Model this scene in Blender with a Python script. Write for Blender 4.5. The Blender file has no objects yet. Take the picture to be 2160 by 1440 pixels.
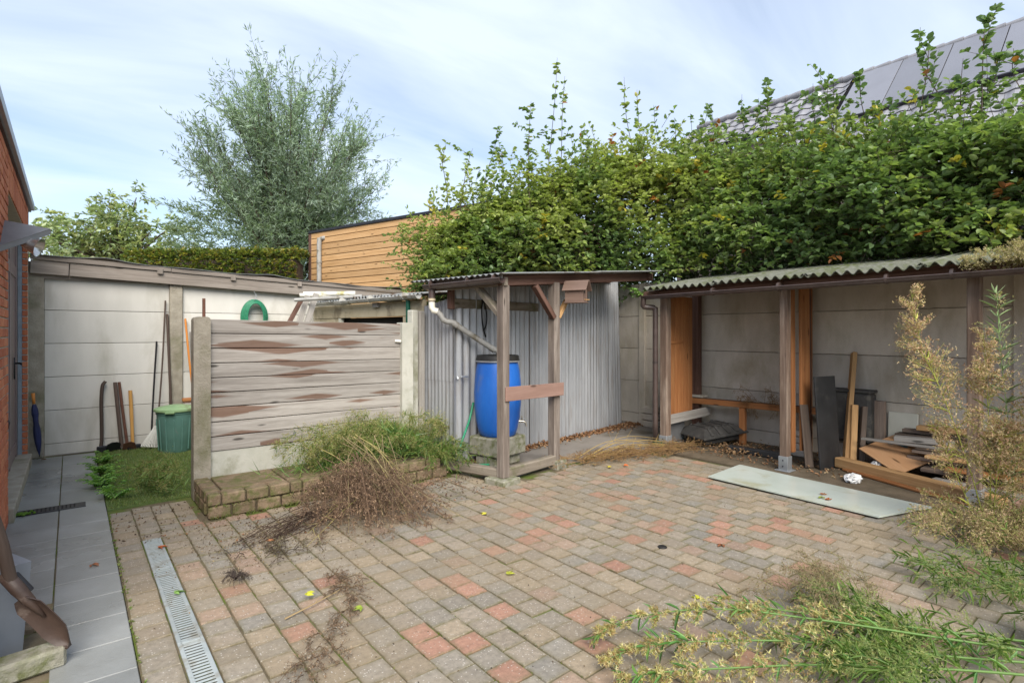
import bpy, bmesh, math, random
import numpy as np
from mathutils import Vector, Matrix

random.seed(11)
rng = np.random.default_rng(11)
rad = math.radians
scene = bpy.context.scene
col = scene.collection

# ------------------------------------------------------------------ camera
cam_d = bpy.data.cameras.new('camera')
cam_d.sensor_width = 36.0
cam_d.lens = 36.0 * 1176 / 2160
cam_d.shift_y = -20 / 2160
cam_d.clip_start = 0.02
cam_d.clip_end = 2000
cam = bpy.data.objects.new('camera', cam_d)
cam.location = (0, 0, 1.43)
cam.rotation_euler = (rad(90), 0, rad(-38.34))
col.objects.link(cam)
scene.camera = cam

# ------------------------------------------------------------------ sky and sun
SUN_EL, SUN_AZ = 42, 206          # azimuth clockwise from +Y: behind the viewer, to the left
world = bpy.data.worlds.new('World')
scene.world = world
world.use_nodes = True
wn = world.node_tree
wn.nodes.clear()
def wnode(t, **k):
    n = wn.nodes.new(t)
    for a, b in k.items(): setattr(n, a, b)
    return n
w_out = wnode('ShaderNodeOutputWorld')
w_bg = wnode('ShaderNodeBackground')
w_bg.inputs['Strength'].default_value = 0.064
w_sky = wnode('ShaderNodeTexSky', sky_type='NISHITA', sun_disc=False, sun_elevation=rad(SUN_EL),
              sun_rotation=rad(SUN_AZ), air_density=1.0, dust_density=0.8, ozone_density=1.6, altitude=0)
w_tc = wnode('ShaderNodeTexCoord')
w_sep = wnode('ShaderNodeSeparateXYZ')
wn.links.new(w_tc.outputs['Generated'], w_sep.inputs[0])
w_z = wnode('ShaderNodeMath', operation='MAXIMUM'); wn.links.new(w_sep.outputs['Z'], w_z.inputs[0]); w_z.inputs[1].default_value = 0.0
w_za = wnode('ShaderNodeMath', operation='ADD'); wn.links.new(w_z.outputs[0], w_za.inputs[0]); w_za.inputs[1].default_value = 0.22
w_dx = wnode('ShaderNodeMath', operation='DIVIDE'); wn.links.new(w_sep.outputs['X'], w_dx.inputs[0]); wn.links.new(w_za.outputs[0], w_dx.inputs[1])
w_dy = wnode('ShaderNodeMath', operation='DIVIDE'); wn.links.new(w_sep.outputs['Y'], w_dy.inputs[0]); wn.links.new(w_za.outputs[0], w_dy.inputs[1])
w_cmb = wnode('ShaderNodeCombineXYZ'); wn.links.new(w_dx.outputs[0], w_cmb.inputs[0]); wn.links.new(w_dy.outputs[0], w_cmb.inputs[1])
w_map = wnode('ShaderNodeMapping')
w_map.inputs['Rotation'].default_value = (0, 0, rad(28))
w_map.inputs['Scale'].default_value = (0.55, 1.75, 1.0)
w_map.inputs['Location'].default_value = (3.1, 1.7, 0.0)
wn.links.new(w_cmb.outputs[0], w_map.inputs[0])
w_n1 = wnode('ShaderNodeTexNoise'); w_n1.inputs['Scale'].default_value = 1.3; w_n1.inputs['Detail'].default_value = 7
w_n1.inputs['Roughness'].default_value = 0.52; w_n1.inputs['Distortion'].default_value = 0.6
wn.links.new(w_map.outputs[0], w_n1.inputs[0])
w_rmp = wnode('ShaderNodeValToRGB')
w_rmp.color_ramp.elements[0].position = 0.30; w_rmp.color_ramp.elements[0].color = (0.27, 0.27, 0.27, 1)
w_rmp.color_ramp.elements[1].position = 0.66; w_rmp.color_ramp.elements[1].color = (0.80, 0.80, 0.80, 1)
wn.links.new(w_n1.outputs[0], w_rmp.inputs[0])
w_mix = wnode('ShaderNodeMixRGB')
wn.links.new(w_rmp.outputs[0], w_mix.inputs[0])
wn.links.new(w_sky.outputs[0], w_mix.inputs[1])
w_mix.inputs[2].default_value = (5.35, 5.95, 6.9, 1)
wn.links.new(w_mix.outputs[0], w_bg.inputs['Color'])
wn.links.new(w_bg.outputs[0], w_out.inputs[0])

sun_d = bpy.data.lights.new('sun', 'SUN')
sun_d.energy = 2.0
sun_d.angle = rad(42)
sun_d.color = (1.0, 0.93, 0.83)
sun = bpy.data.objects.new('sun', sun_d)
_sd = Vector((math.sin(rad(SUN_AZ)) * math.cos(rad(SUN_EL)), math.cos(rad(SUN_AZ)) * math.cos(rad(SUN_EL)), math.sin(rad(SUN_EL))))
sun.rotation_euler = _sd.to_track_quat('Z', 'Y').to_euler()
sun.location = (-6, -8, 14)
col.objects.link(sun)
scene.view_settings.view_transform = 'Standard'
scene.view_settings.look = 'None'
scene.view_settings.exposure = 1.62
scene.view_settings.gamma = 1.0
scene.view_settings.use_curve_mapping = False

# ------------------------------------------------------------------ materials
MATS = {}
class NT:
    def __init__(s, name):
        s.m = bpy.data.materials.new(name); s.m.use_nodes = True
        s.t = s.m.node_tree; s.t.nodes.clear()
        s.out = s.n('ShaderNodeOutputMaterial'); s.b = s.n('ShaderNodeBsdfPrincipled')
        s.l(s.b.outputs[0], s.out.inputs[0])
        MATS[name] = s.m
    def n(s, t, **k):
        x = s.t.nodes.new(t)
        for a, b in k.items(): setattr(x, a, b)
        return x
    def l(s, a, b): s.t.links.new(a, b)
    def coords(s, kind='pos', scale=(1, 1, 1)):
        if kind == 'pos': o = s.n('ShaderNodeNewGeometry').outputs['Position']
        elif kind == 'obj': o = s.n('ShaderNodeTexCoord').outputs['Object']
        else: o = s.n('ShaderNodeAttribute', attribute_name='lc').outputs['Vector']
        mp = s.n('ShaderNodeMapping'); mp.inputs['Scale'].default_value = scale
        s.l(o, mp.inputs[0]); return mp.outputs[0]
    def noise(s, v, scale, detail=4, rough=.55, dist=0.0):
        x = s.n('ShaderNodeTexNoise'); x.inputs['Scale'].default_value = scale
        x.inputs['Detail'].default_value = detail; x.inputs['Roughness'].default_value = rough
        x.inputs['Distortion'].default_value = dist
        s.l(v, x.inputs['Vector']); return x.outputs['Fac']
    def ramp(s, f, stops):
        r = s.n('ShaderNodeValToRGB'); e = r.color_ramp.elements
        while len(e) < len(stops): e.new(0.5)
        for i, (p, c) in enumerate(stops):
            e[i].position = p
            e[i].color = (c, c, c, 1) if isinstance(c, (int, float)) else (c[0], c[1], c[2], 1)
        s.l(f, r.inputs[0]); return r.outputs[0]
    def mix(s, f, a, b, mode='MIX'):
        x = s.n('ShaderNodeMixRGB', blend_type=mode)
        for k, v in ((0, f), (1, a), (2, b)):
            if isinstance(v, (int, float)): x.inputs[k].default_value = v if k == 0 else (v, v, v, 1)
            elif isinstance(v, tuple): x.inputs[k].default_value = (v[0], v[1], v[2], 1)
            else: s.l(v, x.inputs[k])
        return x.outputs[0]
    def bump(s, h, strength=.4, dist=.01):
        x = s.n('ShaderNodeBump'); x.inputs['Strength'].default_value = strength; x.inputs['Distance'].default_value = dist
        s.l(h, x.inputs['Height']); s.l(x.outputs[0], s.b.inputs['Normal'])
    def attr(s, name, out='Color'): return s.n('ShaderNodeAttribute', attribute_name=name).outputs[out]
    def fin(s, color, rough=.8, metal=0.0, spec=.35):
        if isinstance(color, tuple): s.b.inputs['Base Color'].default_value = (color[0], color[1], color[2], 1)
        else: s.l(color, s.b.inputs['Base Color'])
        if isinstance(rough, (int, float)): s.b.inputs['Roughness'].default_value = rough
        else: s.l(rough, s.b.inputs['Roughness'])
        s.b.inputs['Metallic'].default_value = metal
        s.b.inputs['Specular IOR Level'].default_value = spec
        return s.m

def rough_mat(name, c1, c2, scale=6, rough=.85, bump=.35, bscale=70, dist=.006, kind='pos', stretch=(1, 1, 1),
              spot=None, spot_scale=3, spot_range=(.52, .66), metal=0.0, spec=.3, speck=None, spec_t=.72):
    t = NT(name); v = t.coords(kind, stretch)
    a = t.noise(v, scale, 6, .6)
    c = t.ramp(a, [(.3, c1), (.7, c2)])
    if spot:
        b = t.noise(v, spot_scale, 7, .62, .3)
        c = t.mix(t.ramp(b, [(spot_range[0], 0), (spot_range[1], 1)]), c, spot)
    if speck:
        sn = t.noise(v, 260, 2, .5)
        c = t.mix(t.ramp(sn, [(spec_t - .06, 0), (spec_t, 1)]), c, speck)
    oi = t.n('ShaderNodeObjectInfo')
    c = t.mix(1.0, c, t.ramp(oi.outputs['Random'], [(0, .88), (1, 1.1)]), 'MULTIPLY')
    h = t.noise(v, bscale, 5, .65)
    t.bump(h, bump, dist)
    return t.fin(c, rough, metal, spec)

def wood_mat(name, dark, mid, light, rough=.8, stain=None, stain_scale=(1.1, 6.5, 6.5), stain_t=.2, green=None, grain=28, tone=.35, bump=.4):
    t = NT(name)
    v = t.coords('lc', (1.3, grain, grain)); g = t.noise(v, 1.0, 6, .62, .4)
    v2 = t.coords('lc', (9, 240, 240)); g2 = t.noise(v2, 1.0, 3, .5)
    c = t.ramp(g, [(.25, dark), (.5, mid), (.75, light)])
    c = t.mix(t.ramp(g2, [(.35, .0), (.7, .45)]), c, dark)
    v3 = t.coords('lc', (2.2, 9, 9))
    vo = t.n('ShaderNodeTexVoronoi'); vo.inputs['Scale'].default_value = 1.0; t.l(v3, vo.inputs['Vector'])
    kn = t.ramp(vo.outputs['Distance'], [(.07, 1), (.13, 0)])
    c = t.mix(kn, c, tuple(x * .45 for x in dark))
    if stain:
        v4 = t.coords('lc', stain_scale)
        v5 = t.n('ShaderNodeTexVoronoi', distance='MANHATTAN'); v5.inputs['Scale'].default_value = 1.0; v5.inputs['Randomness'].default_value = 1.0
        t.l(v4, v5.inputs['Vector'])
        sp = t.n('ShaderNodeSeparateColor'); t.l(v5.outputs['Color'], sp.inputs[0])
        th = t.n('ShaderNodeMath', operation='MULTIPLY'); t.l(sp.outputs[0], th.inputs[0]); t.l(sp.outputs[0], th.inputs[1])
        th2 = t.n('ShaderNodeMath', operation='MULTIPLY'); t.l(th.outputs[0], th2.inputs[0]); th2.inputs[1].default_value = stain_t * 3
        wob = t.n('ShaderNodeMath', operation='MULTIPLY'); t.l(g, wob.inputs[0]); wob.inputs[1].default_value = .22
        dd = t.n('ShaderNodeMath', operation='ADD'); t.l(v5.outputs['Distance'], dd.inputs[0]); t.l(wob.outputs[0], dd.inputs[1])
        df = t.n('ShaderNodeMath', operation='SUBTRACT'); t.l(th2.outputs[0], df.inputs[0]); t.l(dd.outputs[0], df.inputs[1])
        c = t.mix(t.ramp(df.outputs[0], [(.0, 0), (.16, .8)]), c, t.mix(g2, stain, tuple(x * .6 for x in stain)))
    if green:
        vg = t.coords('pos'); gn = t.noise(vg, 7, 6, .6)
        c = t.mix(t.ramp(gn, [(.5, 0), (.68, .75)]), c, green)
    rn = t.attr('rn', 'Fac')
    rr = t.n('ShaderNodeMapRange'); rr.inputs['To Min'].default_value = 1 - tone; rr.inputs['To Max'].default_value = 1 + tone * .4
    t.l(rn, rr.inputs[0])
    cb = t.n('ShaderNodeCombineColor')
    for i in range(3): t.l(rr.outputs[0], cb.inputs[i])
    c = t.mix(1.0, c, cb.outputs[0], 'MULTIPLY')
    t.bump(g, bump, .003)
    return t.fin(c, rough, 0, .25)

# paving pieces: body colour from the object (single pavers) or from a mesh attribute (the joined far ones)
def paver_mat():
    t = NT('paver'); pos = t.coords('pos')
    oi = t.n('ShaderNodeObjectInfo')
    base = t.mix(1.0, oi.outputs['Color'], t.attr('pc'), 'ADD')
    n1 = t.noise(pos, 38, 5, .6)
    c = t.mix(1.0, base, t.ramp(n1, [(.25, .72), (.75, 1.22)]), 'MULTIPLY')
    n2 = t.noise(pos, 1.6, 6, .6)
    c = t.mix(t.ramp(n2, [(.42, 0), (.68, .62)]), c, (.235, .185, .115))          # silt washed over the paving
    gsp = t.n('ShaderNodeTexVoronoi'); gsp.inputs['Scale'].default_value = 95; t.l(pos, gsp.inputs['Vector'])
    sp = t.n('ShaderNodeSeparateColor'); t.l(gsp.outputs['Color'], sp.inputs[0])
    chip = t.n('ShaderNodeMath', operation='GREATER_THAN'); t.l(sp.outputs[0], chip.inputs[0]); chip.inputs[1].default_value = .8
    near = t.ramp(gsp.outputs['Distance'], [(.22, .8), (.36, 0)])
    cm = t.n('ShaderNodeMath', operation='MULTIPLY'); t.l(chip.outputs[0], cm.inputs[0]); t.l(near, cm.inputs[1])
    c = t.mix(cm.outputs[0], c, (.50, .47, .42))                                # pale stone chips in the concrete
    eg = t.attr('edge', 'Fac'); n5 = t.noise(pos, 26, 5, .65)
    em = t.n('ShaderNodeMath', operation='MULTIPLY'); t.l(eg, em.inputs[0]); t.l(t.ramp(n5, [(.34, .15), (.62, 1)]), em.inputs[1])
    c = t.mix(em.outputs[0], c, t.mix(t.ramp(n2, [(.4, 0), (.6, 1)]), (.125, .115, .055), (.165, .13, .08)))   # soil and moss creeping in from the joints
    n3 = t.noise(pos, 150, 3, .6)
    c = t.mix(t.ramp(n3, [(.58, 0), (.72, .55)]), c, (.07, .06, .05))
    t.bump(n3, .5, .004)
    return t.fin(c, t.ramp(n2, [(.3, .62), (.7, .85)]), 0, .35)
paver_mat()

def leaf_mat(name, trans=.35, rough=.48, spec=.35):
    t = NT(name)
    c = t.attr('lcol'); t.l(c, t.b.inputs['Base Color'])
    t.b.inputs['Roughness'].default_value = rough; t.b.inputs['Specular IOR Level'].default_value = spec
    tr = t.n('ShaderNodeBsdfTranslucent')
    c2 = t.mix(1.0, c, (1.25, 1.35, .7), 'MULTIPLY'); t.l(c2, tr.inputs[0])
    ms = t.n('ShaderNodeMixShader'); ms.inputs[0].default_value = trans
    t.l(t.b.outputs[0], ms.inputs[1]); t.l(tr.outputs[0], ms.inputs[2]); t.l(ms.outputs[0], t.out.inputs[0])
    return t.m
leaf_mat('leaf', .42, .42, .5); leaf_mat('dry_leaf', .18, .8, .15)

def brick_mat():
    t = NT('brick'); pos = t.coords('pos')
    oi = t.n('ShaderNodeObjectInfo')
    rnd = t.n('ShaderNodeMath', operation='ADD'); t.l(oi.outputs['Random'], rnd.inputs[0]); t.l(t.attr('rn', 'Fac'), rnd.inputs[1])
    fr = t.n('ShaderNodeMath', operation='FRACT'); t.l(rnd.outputs[0], fr.inputs[0])
    c = t.ramp(fr.outputs[0], [(0, (.38, .115, .06)), (.4, (.5, .17, .085)), (.75, (.56, .22, .115)), (1, (.44, .145, .08))])
    n = t.noise(pos, 45, 5, .6); c = t.mix(1.0, c, t.ramp(n, [(.2, .7), (.8, 1.2)]), 'MULTIPLY')
    t.bump(n, .5, .004)
    return t.fin(c, .88, 0, .2)
brick_mat()

rough_mat('soil', (.09, .07, .045), (.16, .125, .085), 5, .95, .6, 40, .02)
rough_mat('joint_sand', (.11, .088, .055), (.17, .14, .09), 9, .95, .5, 90, .006, spot=(.10, .135, .02), spot_scale=2.6, spot_range=(.47, .58))
rough_mat('mortar', (.42, .38, .31), (.55, .5, .42), 12, .95, .4, 60)
rough_mat('white_concrete', (.50, .49, .45), (.60, .585, .545), 1.6, .85, .18, 90, .004, spot=(.36, .345, .29), spot_scale=1.7, spot_range=(.5, .78), stretch=(1.6, 1.6, .55), speck=(.25, .24, .21), spec_t=.78)
rough_mat('post_concrete', (.24, .215, .17), (.36, .33, .27), 9, .92, .7, 55, .012, spot=(.16, .155, .09), spot_scale=2.4, spot_range=(.5, .68))
rough_mat('pale_post', (.42, .42, .36), (.55, .54, .48), 4, .9, .4, 55, .006, spot=(.2, .2, .12), spot_scale=2.2, spot_range=(.52, .7))
rough_mat('shed_concrete', (.45, .40, .34), (.56, .51, .44), 3.5, .9, .5, 70, .006, spot=(.31, .27, .19), spot_scale=1.5, spot_range=(.48, .72), stretch=(1.5, 1.5, .6), speck=(.12, .11, .09), spec_t=.7)
rough_mat('mossy_concrete', (.19, .18, .14), (.30, .29, .235), 12, .92, .8, 60, .012, spot=(.11, .12, .05), spot_scale=14, spot_range=(.44, .66))
rough_mat('damp_concrete', (.15, .135, .12), (.23, .21, .19), 2.2, .72, .3, 60, .004, spot=(.1, .088, .065), spot_scale=1.5)
rough_mat('mossy_brick', (.14, .10, .062), (.235, .175, .115), 14, .92, .8, 45, .014, spot=(.10, .105, .035), spot_scale=13, spot_range=(.44, .64))
def slab_mat():
    t = NT('path_slab'); pos = t.coords('pos'); oi = t.n('ShaderNodeObjectInfo')
    a = t.noise(pos, 2.4, 6, .6)
    c = t.ramp(a, [(.3, (.16, .165, .155)), (.7, (.25, .26, .255))])
    c = t.mix(1.0, c, t.ramp(oi.outputs['Random'], [(0, .82), (1, 1.15)]), 'MULTIPLY')
    v = t.coords('pos', (1, 3.2, 1)); h = t.noise(v, 22, 6, .6, 1.2)
    wet = t.noise(pos, 1.2, 4, .5)
    t.bump(h, .35, .006)
    return t.fin(c, t.ramp(wet, [(.35, .24), (.65, .46)]), 0, .5)
slab_mat()
rough_mat('bluestone', (.2, .24, .27), (.29, .33, .36), 14, .6, .2, 60)
rough_mat('door_paint', (.17, .13, .125), (.2, .155, .15), 3, .45, .05, 60)
rough_mat('dark_metal', (.025, .025, .03), (.045, .045, .05), 6, .4, .1, 60, metal=.5)
rough_mat('zinc', (.30, .32, .34), (.42, .44, .46), 5, .42, .1, 40, metal=.55, spec=.5)
rough_mat('flashing', (.33, .37, .42), (.42, .46, .5), 5, .35, .1, 40, metal=.4, spec=.5)
rough_mat('hood_metal', (.17, .175, .18), (.23, .235, .24), 7, .5, .1, 40, metal=.3, spec=.5)
rough_mat('glass_cup', (.5, .5, .5), (.7, .7, .68), 7, .15, .02, 40, metal=.7, spec=.5)
def corr_mat():
    t = NT('corrugated_metal'); pos = t.coords('pos')
    a = t.noise(t.coords('pos', (3, 3, .5)), 3, 5, .6)
    c = t.ramp(a, [(.3, (.29, .30, .315)), (.7, (.40, .41, .425))])
    b = t.noise(t.coords('pos', (9, 9, .8)), 2.5, 6, .6)
    c = t.mix(t.ramp(b, [(.52, 0), (.72, .65)]), c, (.23, .2, .17))
    t.bump(a, .1, .004)
    return t.fin(c, .42, .45, .5)
corr_mat()
rough_mat('fibre_cement', (.10, .105, .085), (.17, .175, .145), 9, .92, .6, 80, .006, spot=(.07, .085, .03), spot_scale=4, spot_range=(.46, .64), speck=(.4, .4, .34), spec_t=.76)
rough_mat('roof_felt', (.13, .14, .145), (.22, .235, .24), 3, .7, .2, 40)
rough_mat('old_tin', (.20, .205, .2), (.36, .37, .37), 6, .6, .2, 40, spot=(.12, .08, .05), spot_scale=6, metal=.3)
rough_mat('gutter_brown', (.05, .034, .03), (.085, .06, .052), 12, .38, .1, 60, spec=.5)
rough_mat('gutter_grey', (.33, .325, .30), (.5, .49, .45), 8, .5, .1, 60, spot=(.2, .16, .1), spot_scale=9)
rough_mat('pvc_grey', (.27, .265, .25), (.36, .355, .335), 8, .5, .1, 60, spot=(.17, .15, .11), spot_scale=10)
rough_mat('pvc_white', (.62, .6, .52), (.75, .73, .66), 6, .45, .1, 60, spot=(.42, .38, .18), spot_scale=7)
rough_mat('green_pipe', (.006, .06, .04), (.01, .09, .055), 8, .4, .05, 60)
rough_mat('hose_green', (.02, .16, .085), (.035, .23, .125), 30, .4, .1, 60)
rough_mat('cable_black', (.008, .008, .008), (.015, .015, .015), 30, .5, .1, 60)
rough_mat('barrel_blue', (.008, .09, .40), (.02, .135, .5), 5, .36, .05, 20, spot=(.12, .16, .24), spot_scale=3.2, spot_range=(.55, .72), speck=(.16, .22, .36), spec_t=.74, stretch=(1, 1, .35), spec=.5)
rough_mat('barrel_black', (.012, .012, .012), (.03, .028, .025), 12, .5, .1, 60)
rough_mat('brass', (.42, .38, .3), (.55, .5, .42), 12, .28, .05, 60, metal=.9)
rough_mat('bin_green', (.09, .2, .17), (.13, .26, .225), 5, .45, .05, 60, spot=(.16, .22, .2), spot_scale=14, spot_range=(.6, .75))
rough_mat('lid_green', (.2, .32, .16), (.27, .4, .21), 5, .5, .05, 60, spot=(.17, .2, .1), spot_scale=8)
rough_mat('umbrella_cloth', (.012, .017, .06), (.022, .03, .10), 8, .6, .2, 60)
rough_mat('grip_orange', (.55, .19, .03), (.62, .25, .06), 8, .4, .05, 60)
rough_mat('rust', (.10, .045, .03), (.17, .08, .055), 12, .8, .3, 60)
rough_mat('shovel_steel', (.045, .028, .022), (.08, .05, .038), 7, .55, .25, 40, spot=(.24, .19, .16), spot_scale=5, spot_range=(.6, .72), spec=.5)
rough_mat('rake_white', (.6, .6, .57), (.72, .72, .68), 7, .5, .05, 40)
rough_mat('tub_grey', (.13, .15, .175), (.18, .2, .23), 3, .45, .05, 40, spec=.5)
rough_mat('drain_plastic', (.26, .295, .30), (.34, .375, .38), 9, .55, .05, 60, spot=(.17, .155, .115), spot_scale=9, spot_range=(.5, .72))
rough_mat('hole_shade', (.012, .011, .01), (.02, .018, .015), 4, .95, .1, 60)  # near black: the shade inside openings put into the colour
rough_mat('frosted_glass', (.47, .53, .47), (.56, .61, .56), 2.2, .22, .03, 40, spot=(.40, .40, .27), spot_scale=2.4, spot_range=(.54, .75), spec=.5)
rough_mat('rubber_black', (.035, .034, .032), (.075, .072, .068), 9, .7, .2, 60, spot=(.13, .12, .10), spot_scale=8, spot_range=(.58, .75))
rough_mat('black_board', (.013, .014, .016), (.035, .036, .038), 4, .45, .1, 60, spot=(.08, .075, .065), spot_scale=6, spot_range=(.58, .78), spec=.5)
rough_mat('cream_wall', (.42, .36, .24), (.52, .46, .33), 4, .85, .2, 60, spot=(.27, .23, .16), spot_scale=5)
rough_mat('cream_panel', (.48, .47, .39), (.56, .55, .47), 4, .6, .1, 60, spot=(.38, .29, .12), spot_scale=5, spot_range=(.62, .72))
rough_mat('plastic_bag', (.6, .6, .6), (.78, .78, .77), 22, .35, .5, 60, .02)
rough_mat('roof_tile', (.20, .20, .22), (.31, .31, .33), 5, .42, .15, 50, spec=.5)
rough_mat('solar_glass', (.18, .185, .21), (.205, .21, .24), 1.2, .13, .0, 5, spec=.5)
rough_mat('render_grey', (.15, .12, .11), (.19, .155, .145), 5, .9, .2, 60)
rough_mat('bark', (.06, .045, .035), (.11, .085, .065), 14, .95, .8, 40, .02, stretch=(1, 1, .3))
rough_mat('moss', (.07, .14, .015), (.12, .22, .03), 60, .95, .8, 120, .01)
rough_mat('blue_paint', (.09, .16, .19), (.12, .2, .23), 8, .5, .1, 60)
rough_mat('turf', (.06, .095, .025), (.10, .14, .04), 20, .95, .6, 90, .01)
wood_mat('fence_wood', (.19, .17, .15), (.355, .328, .297), (.46, .433, .40), .78, stain=(.17, .085, .05), stain_scale=(1.35, 11.0, 11.0), stain_t=.42, tone=.22)
wood_mat('fascia_wood', (.15, .13, .11), (.26, .225, .195), (.34, .305, .27), .82, stain=(.36, .33, .3), stain_t=.12, tone=.25)
wood_mat('post_wood', (.08, .05, .036), (.19, .132, .098), (.38, .305, .245), .8, grain=16, tone=.2, stain=(.38, .31, .25), stain_scale=(.9, 14, 14), stain_t=.22)
wood_mat('dark_wood', (.06, .03, .022), (.125, .068, .05), (.19, .115, .09), .8, tone=.25)
wood_mat('sill_wood', (.13, .11, .085), (.23, .195, .155), (.31, .27, .22), .88, green=(.085, .09, .035), tone=.2)
wood_mat('brown_board', (.22, .135, .105), (.28, .175, .14), (.34, .225, .185), .7, tone=.05, grain=12, bump=.1)
wood_mat('grey_post', (.09, .068, .055), (.215, .178, .15), (.40, .35, .305), .82, grain=16, tone=.2)
wood_mat('bird_brown', (.13, .085, .065), (.18, .12, .095), (.23, .16, .13), .75, tone=.1, grain=12, bump=.1)
wood_mat('orange_wood', (.22, .085, .03), (.36, .15, .055), (.45, .22, .09), .7, tone=.25)
wood_mat('pale_wood', (.34, .18, .075), (.53, .32, .145), (.63, .42, .22), .75, tone=.3)
wood_mat('old_plank', (.12, .085, .065), (.22, .165, .13), (.33, .27, .22), .85, tone=.6)
wood_mat('cladding', (.38, .215, .09), (.53, .325, .155), (.61, .40, .21), .62, tone=.22, bump=.25)
wood_mat('grey_board', (.2, .185, .165), (.31, .29, .265), (.41, .39, .36), .85, tone=.2)
wood_mat('tool_wood', (.055, .038, .03), (.105, .076, .062), (.16, .12, .10), .75, tone=.3)
wood_mat('new_handle', (.45, .22, .06), (.6, .34, .11), (.68, .42, .17), .5, tone=.1)
wood_mat('plywood', (.36, .19, .09), (.47, .265, .135), (.55, .34, .19), .6, tone=.05, grain=9, bump=.08)

# ------------------------------------------------------------------ mesh builder
def _cham():
    bm = bmesh.new()
    pts = []
    for sx in (-1, 1):
        for sy in (-1, 1):
            for sz in (-1, 1):
                for k in range(3): pts.append((sx, sy, sz, k))
    f = []
    for p in pts:
        c = [p[0] * .8, p[1] * .8, p[2] * .8]; c[p[3]] = p[p[3]] * 1.0
        f.append(bm.verts.new(c))
    bm.verts.ensure_lookup_table()
    bmesh.ops.convex_hull(bm, input=bm.verts[:])
    bm.verts.index_update()
    idx = [tuple(v.index for v in fc.verts) for fc in bm.faces]
    bm.free()
    return pts, idx
CH_P, CH_F = _cham()
CH_S = np.array([[p[0], p[1], p[2]] for p in CH_P], float)
CH_K = np.array([[0.0 if p[3] == a else 1.0 for a in range(3)] for p in CH_P], float)
BOX_F = [(0, 2, 3, 1), (4, 5, 7, 6), (0, 1, 5, 4), (2, 6, 7, 3), (0, 4, 6, 2), (1, 3, 7, 5)]
BOX_S = np.array([[x, y, z] for x in (-1, 1) for y in (-1, 1) for z in (-1, 1)], float)

def rotz(a):
    c, s = math.cos(a), math.sin(a); return np.array([[c, -s, 0], [s, c, 0], [0, 0, 1.0]])
def nrm(v):
    v = np.asarray(v, float); return v / (np.linalg.norm(v) + 1e-12)
def frame_x(d, up=(0, 0, 1)):
    """columns: x along d, z near up"""
    x = nrm(d); up = np.asarray(up, float)
    if abs(np.dot(x, nrm(up))) > .995: up = np.array([0, 1.0, 0])
    y = nrm(np.cross(up, x)); z = np.cross(x, y)
    return np.stack([x, y, z], 1)

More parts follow.
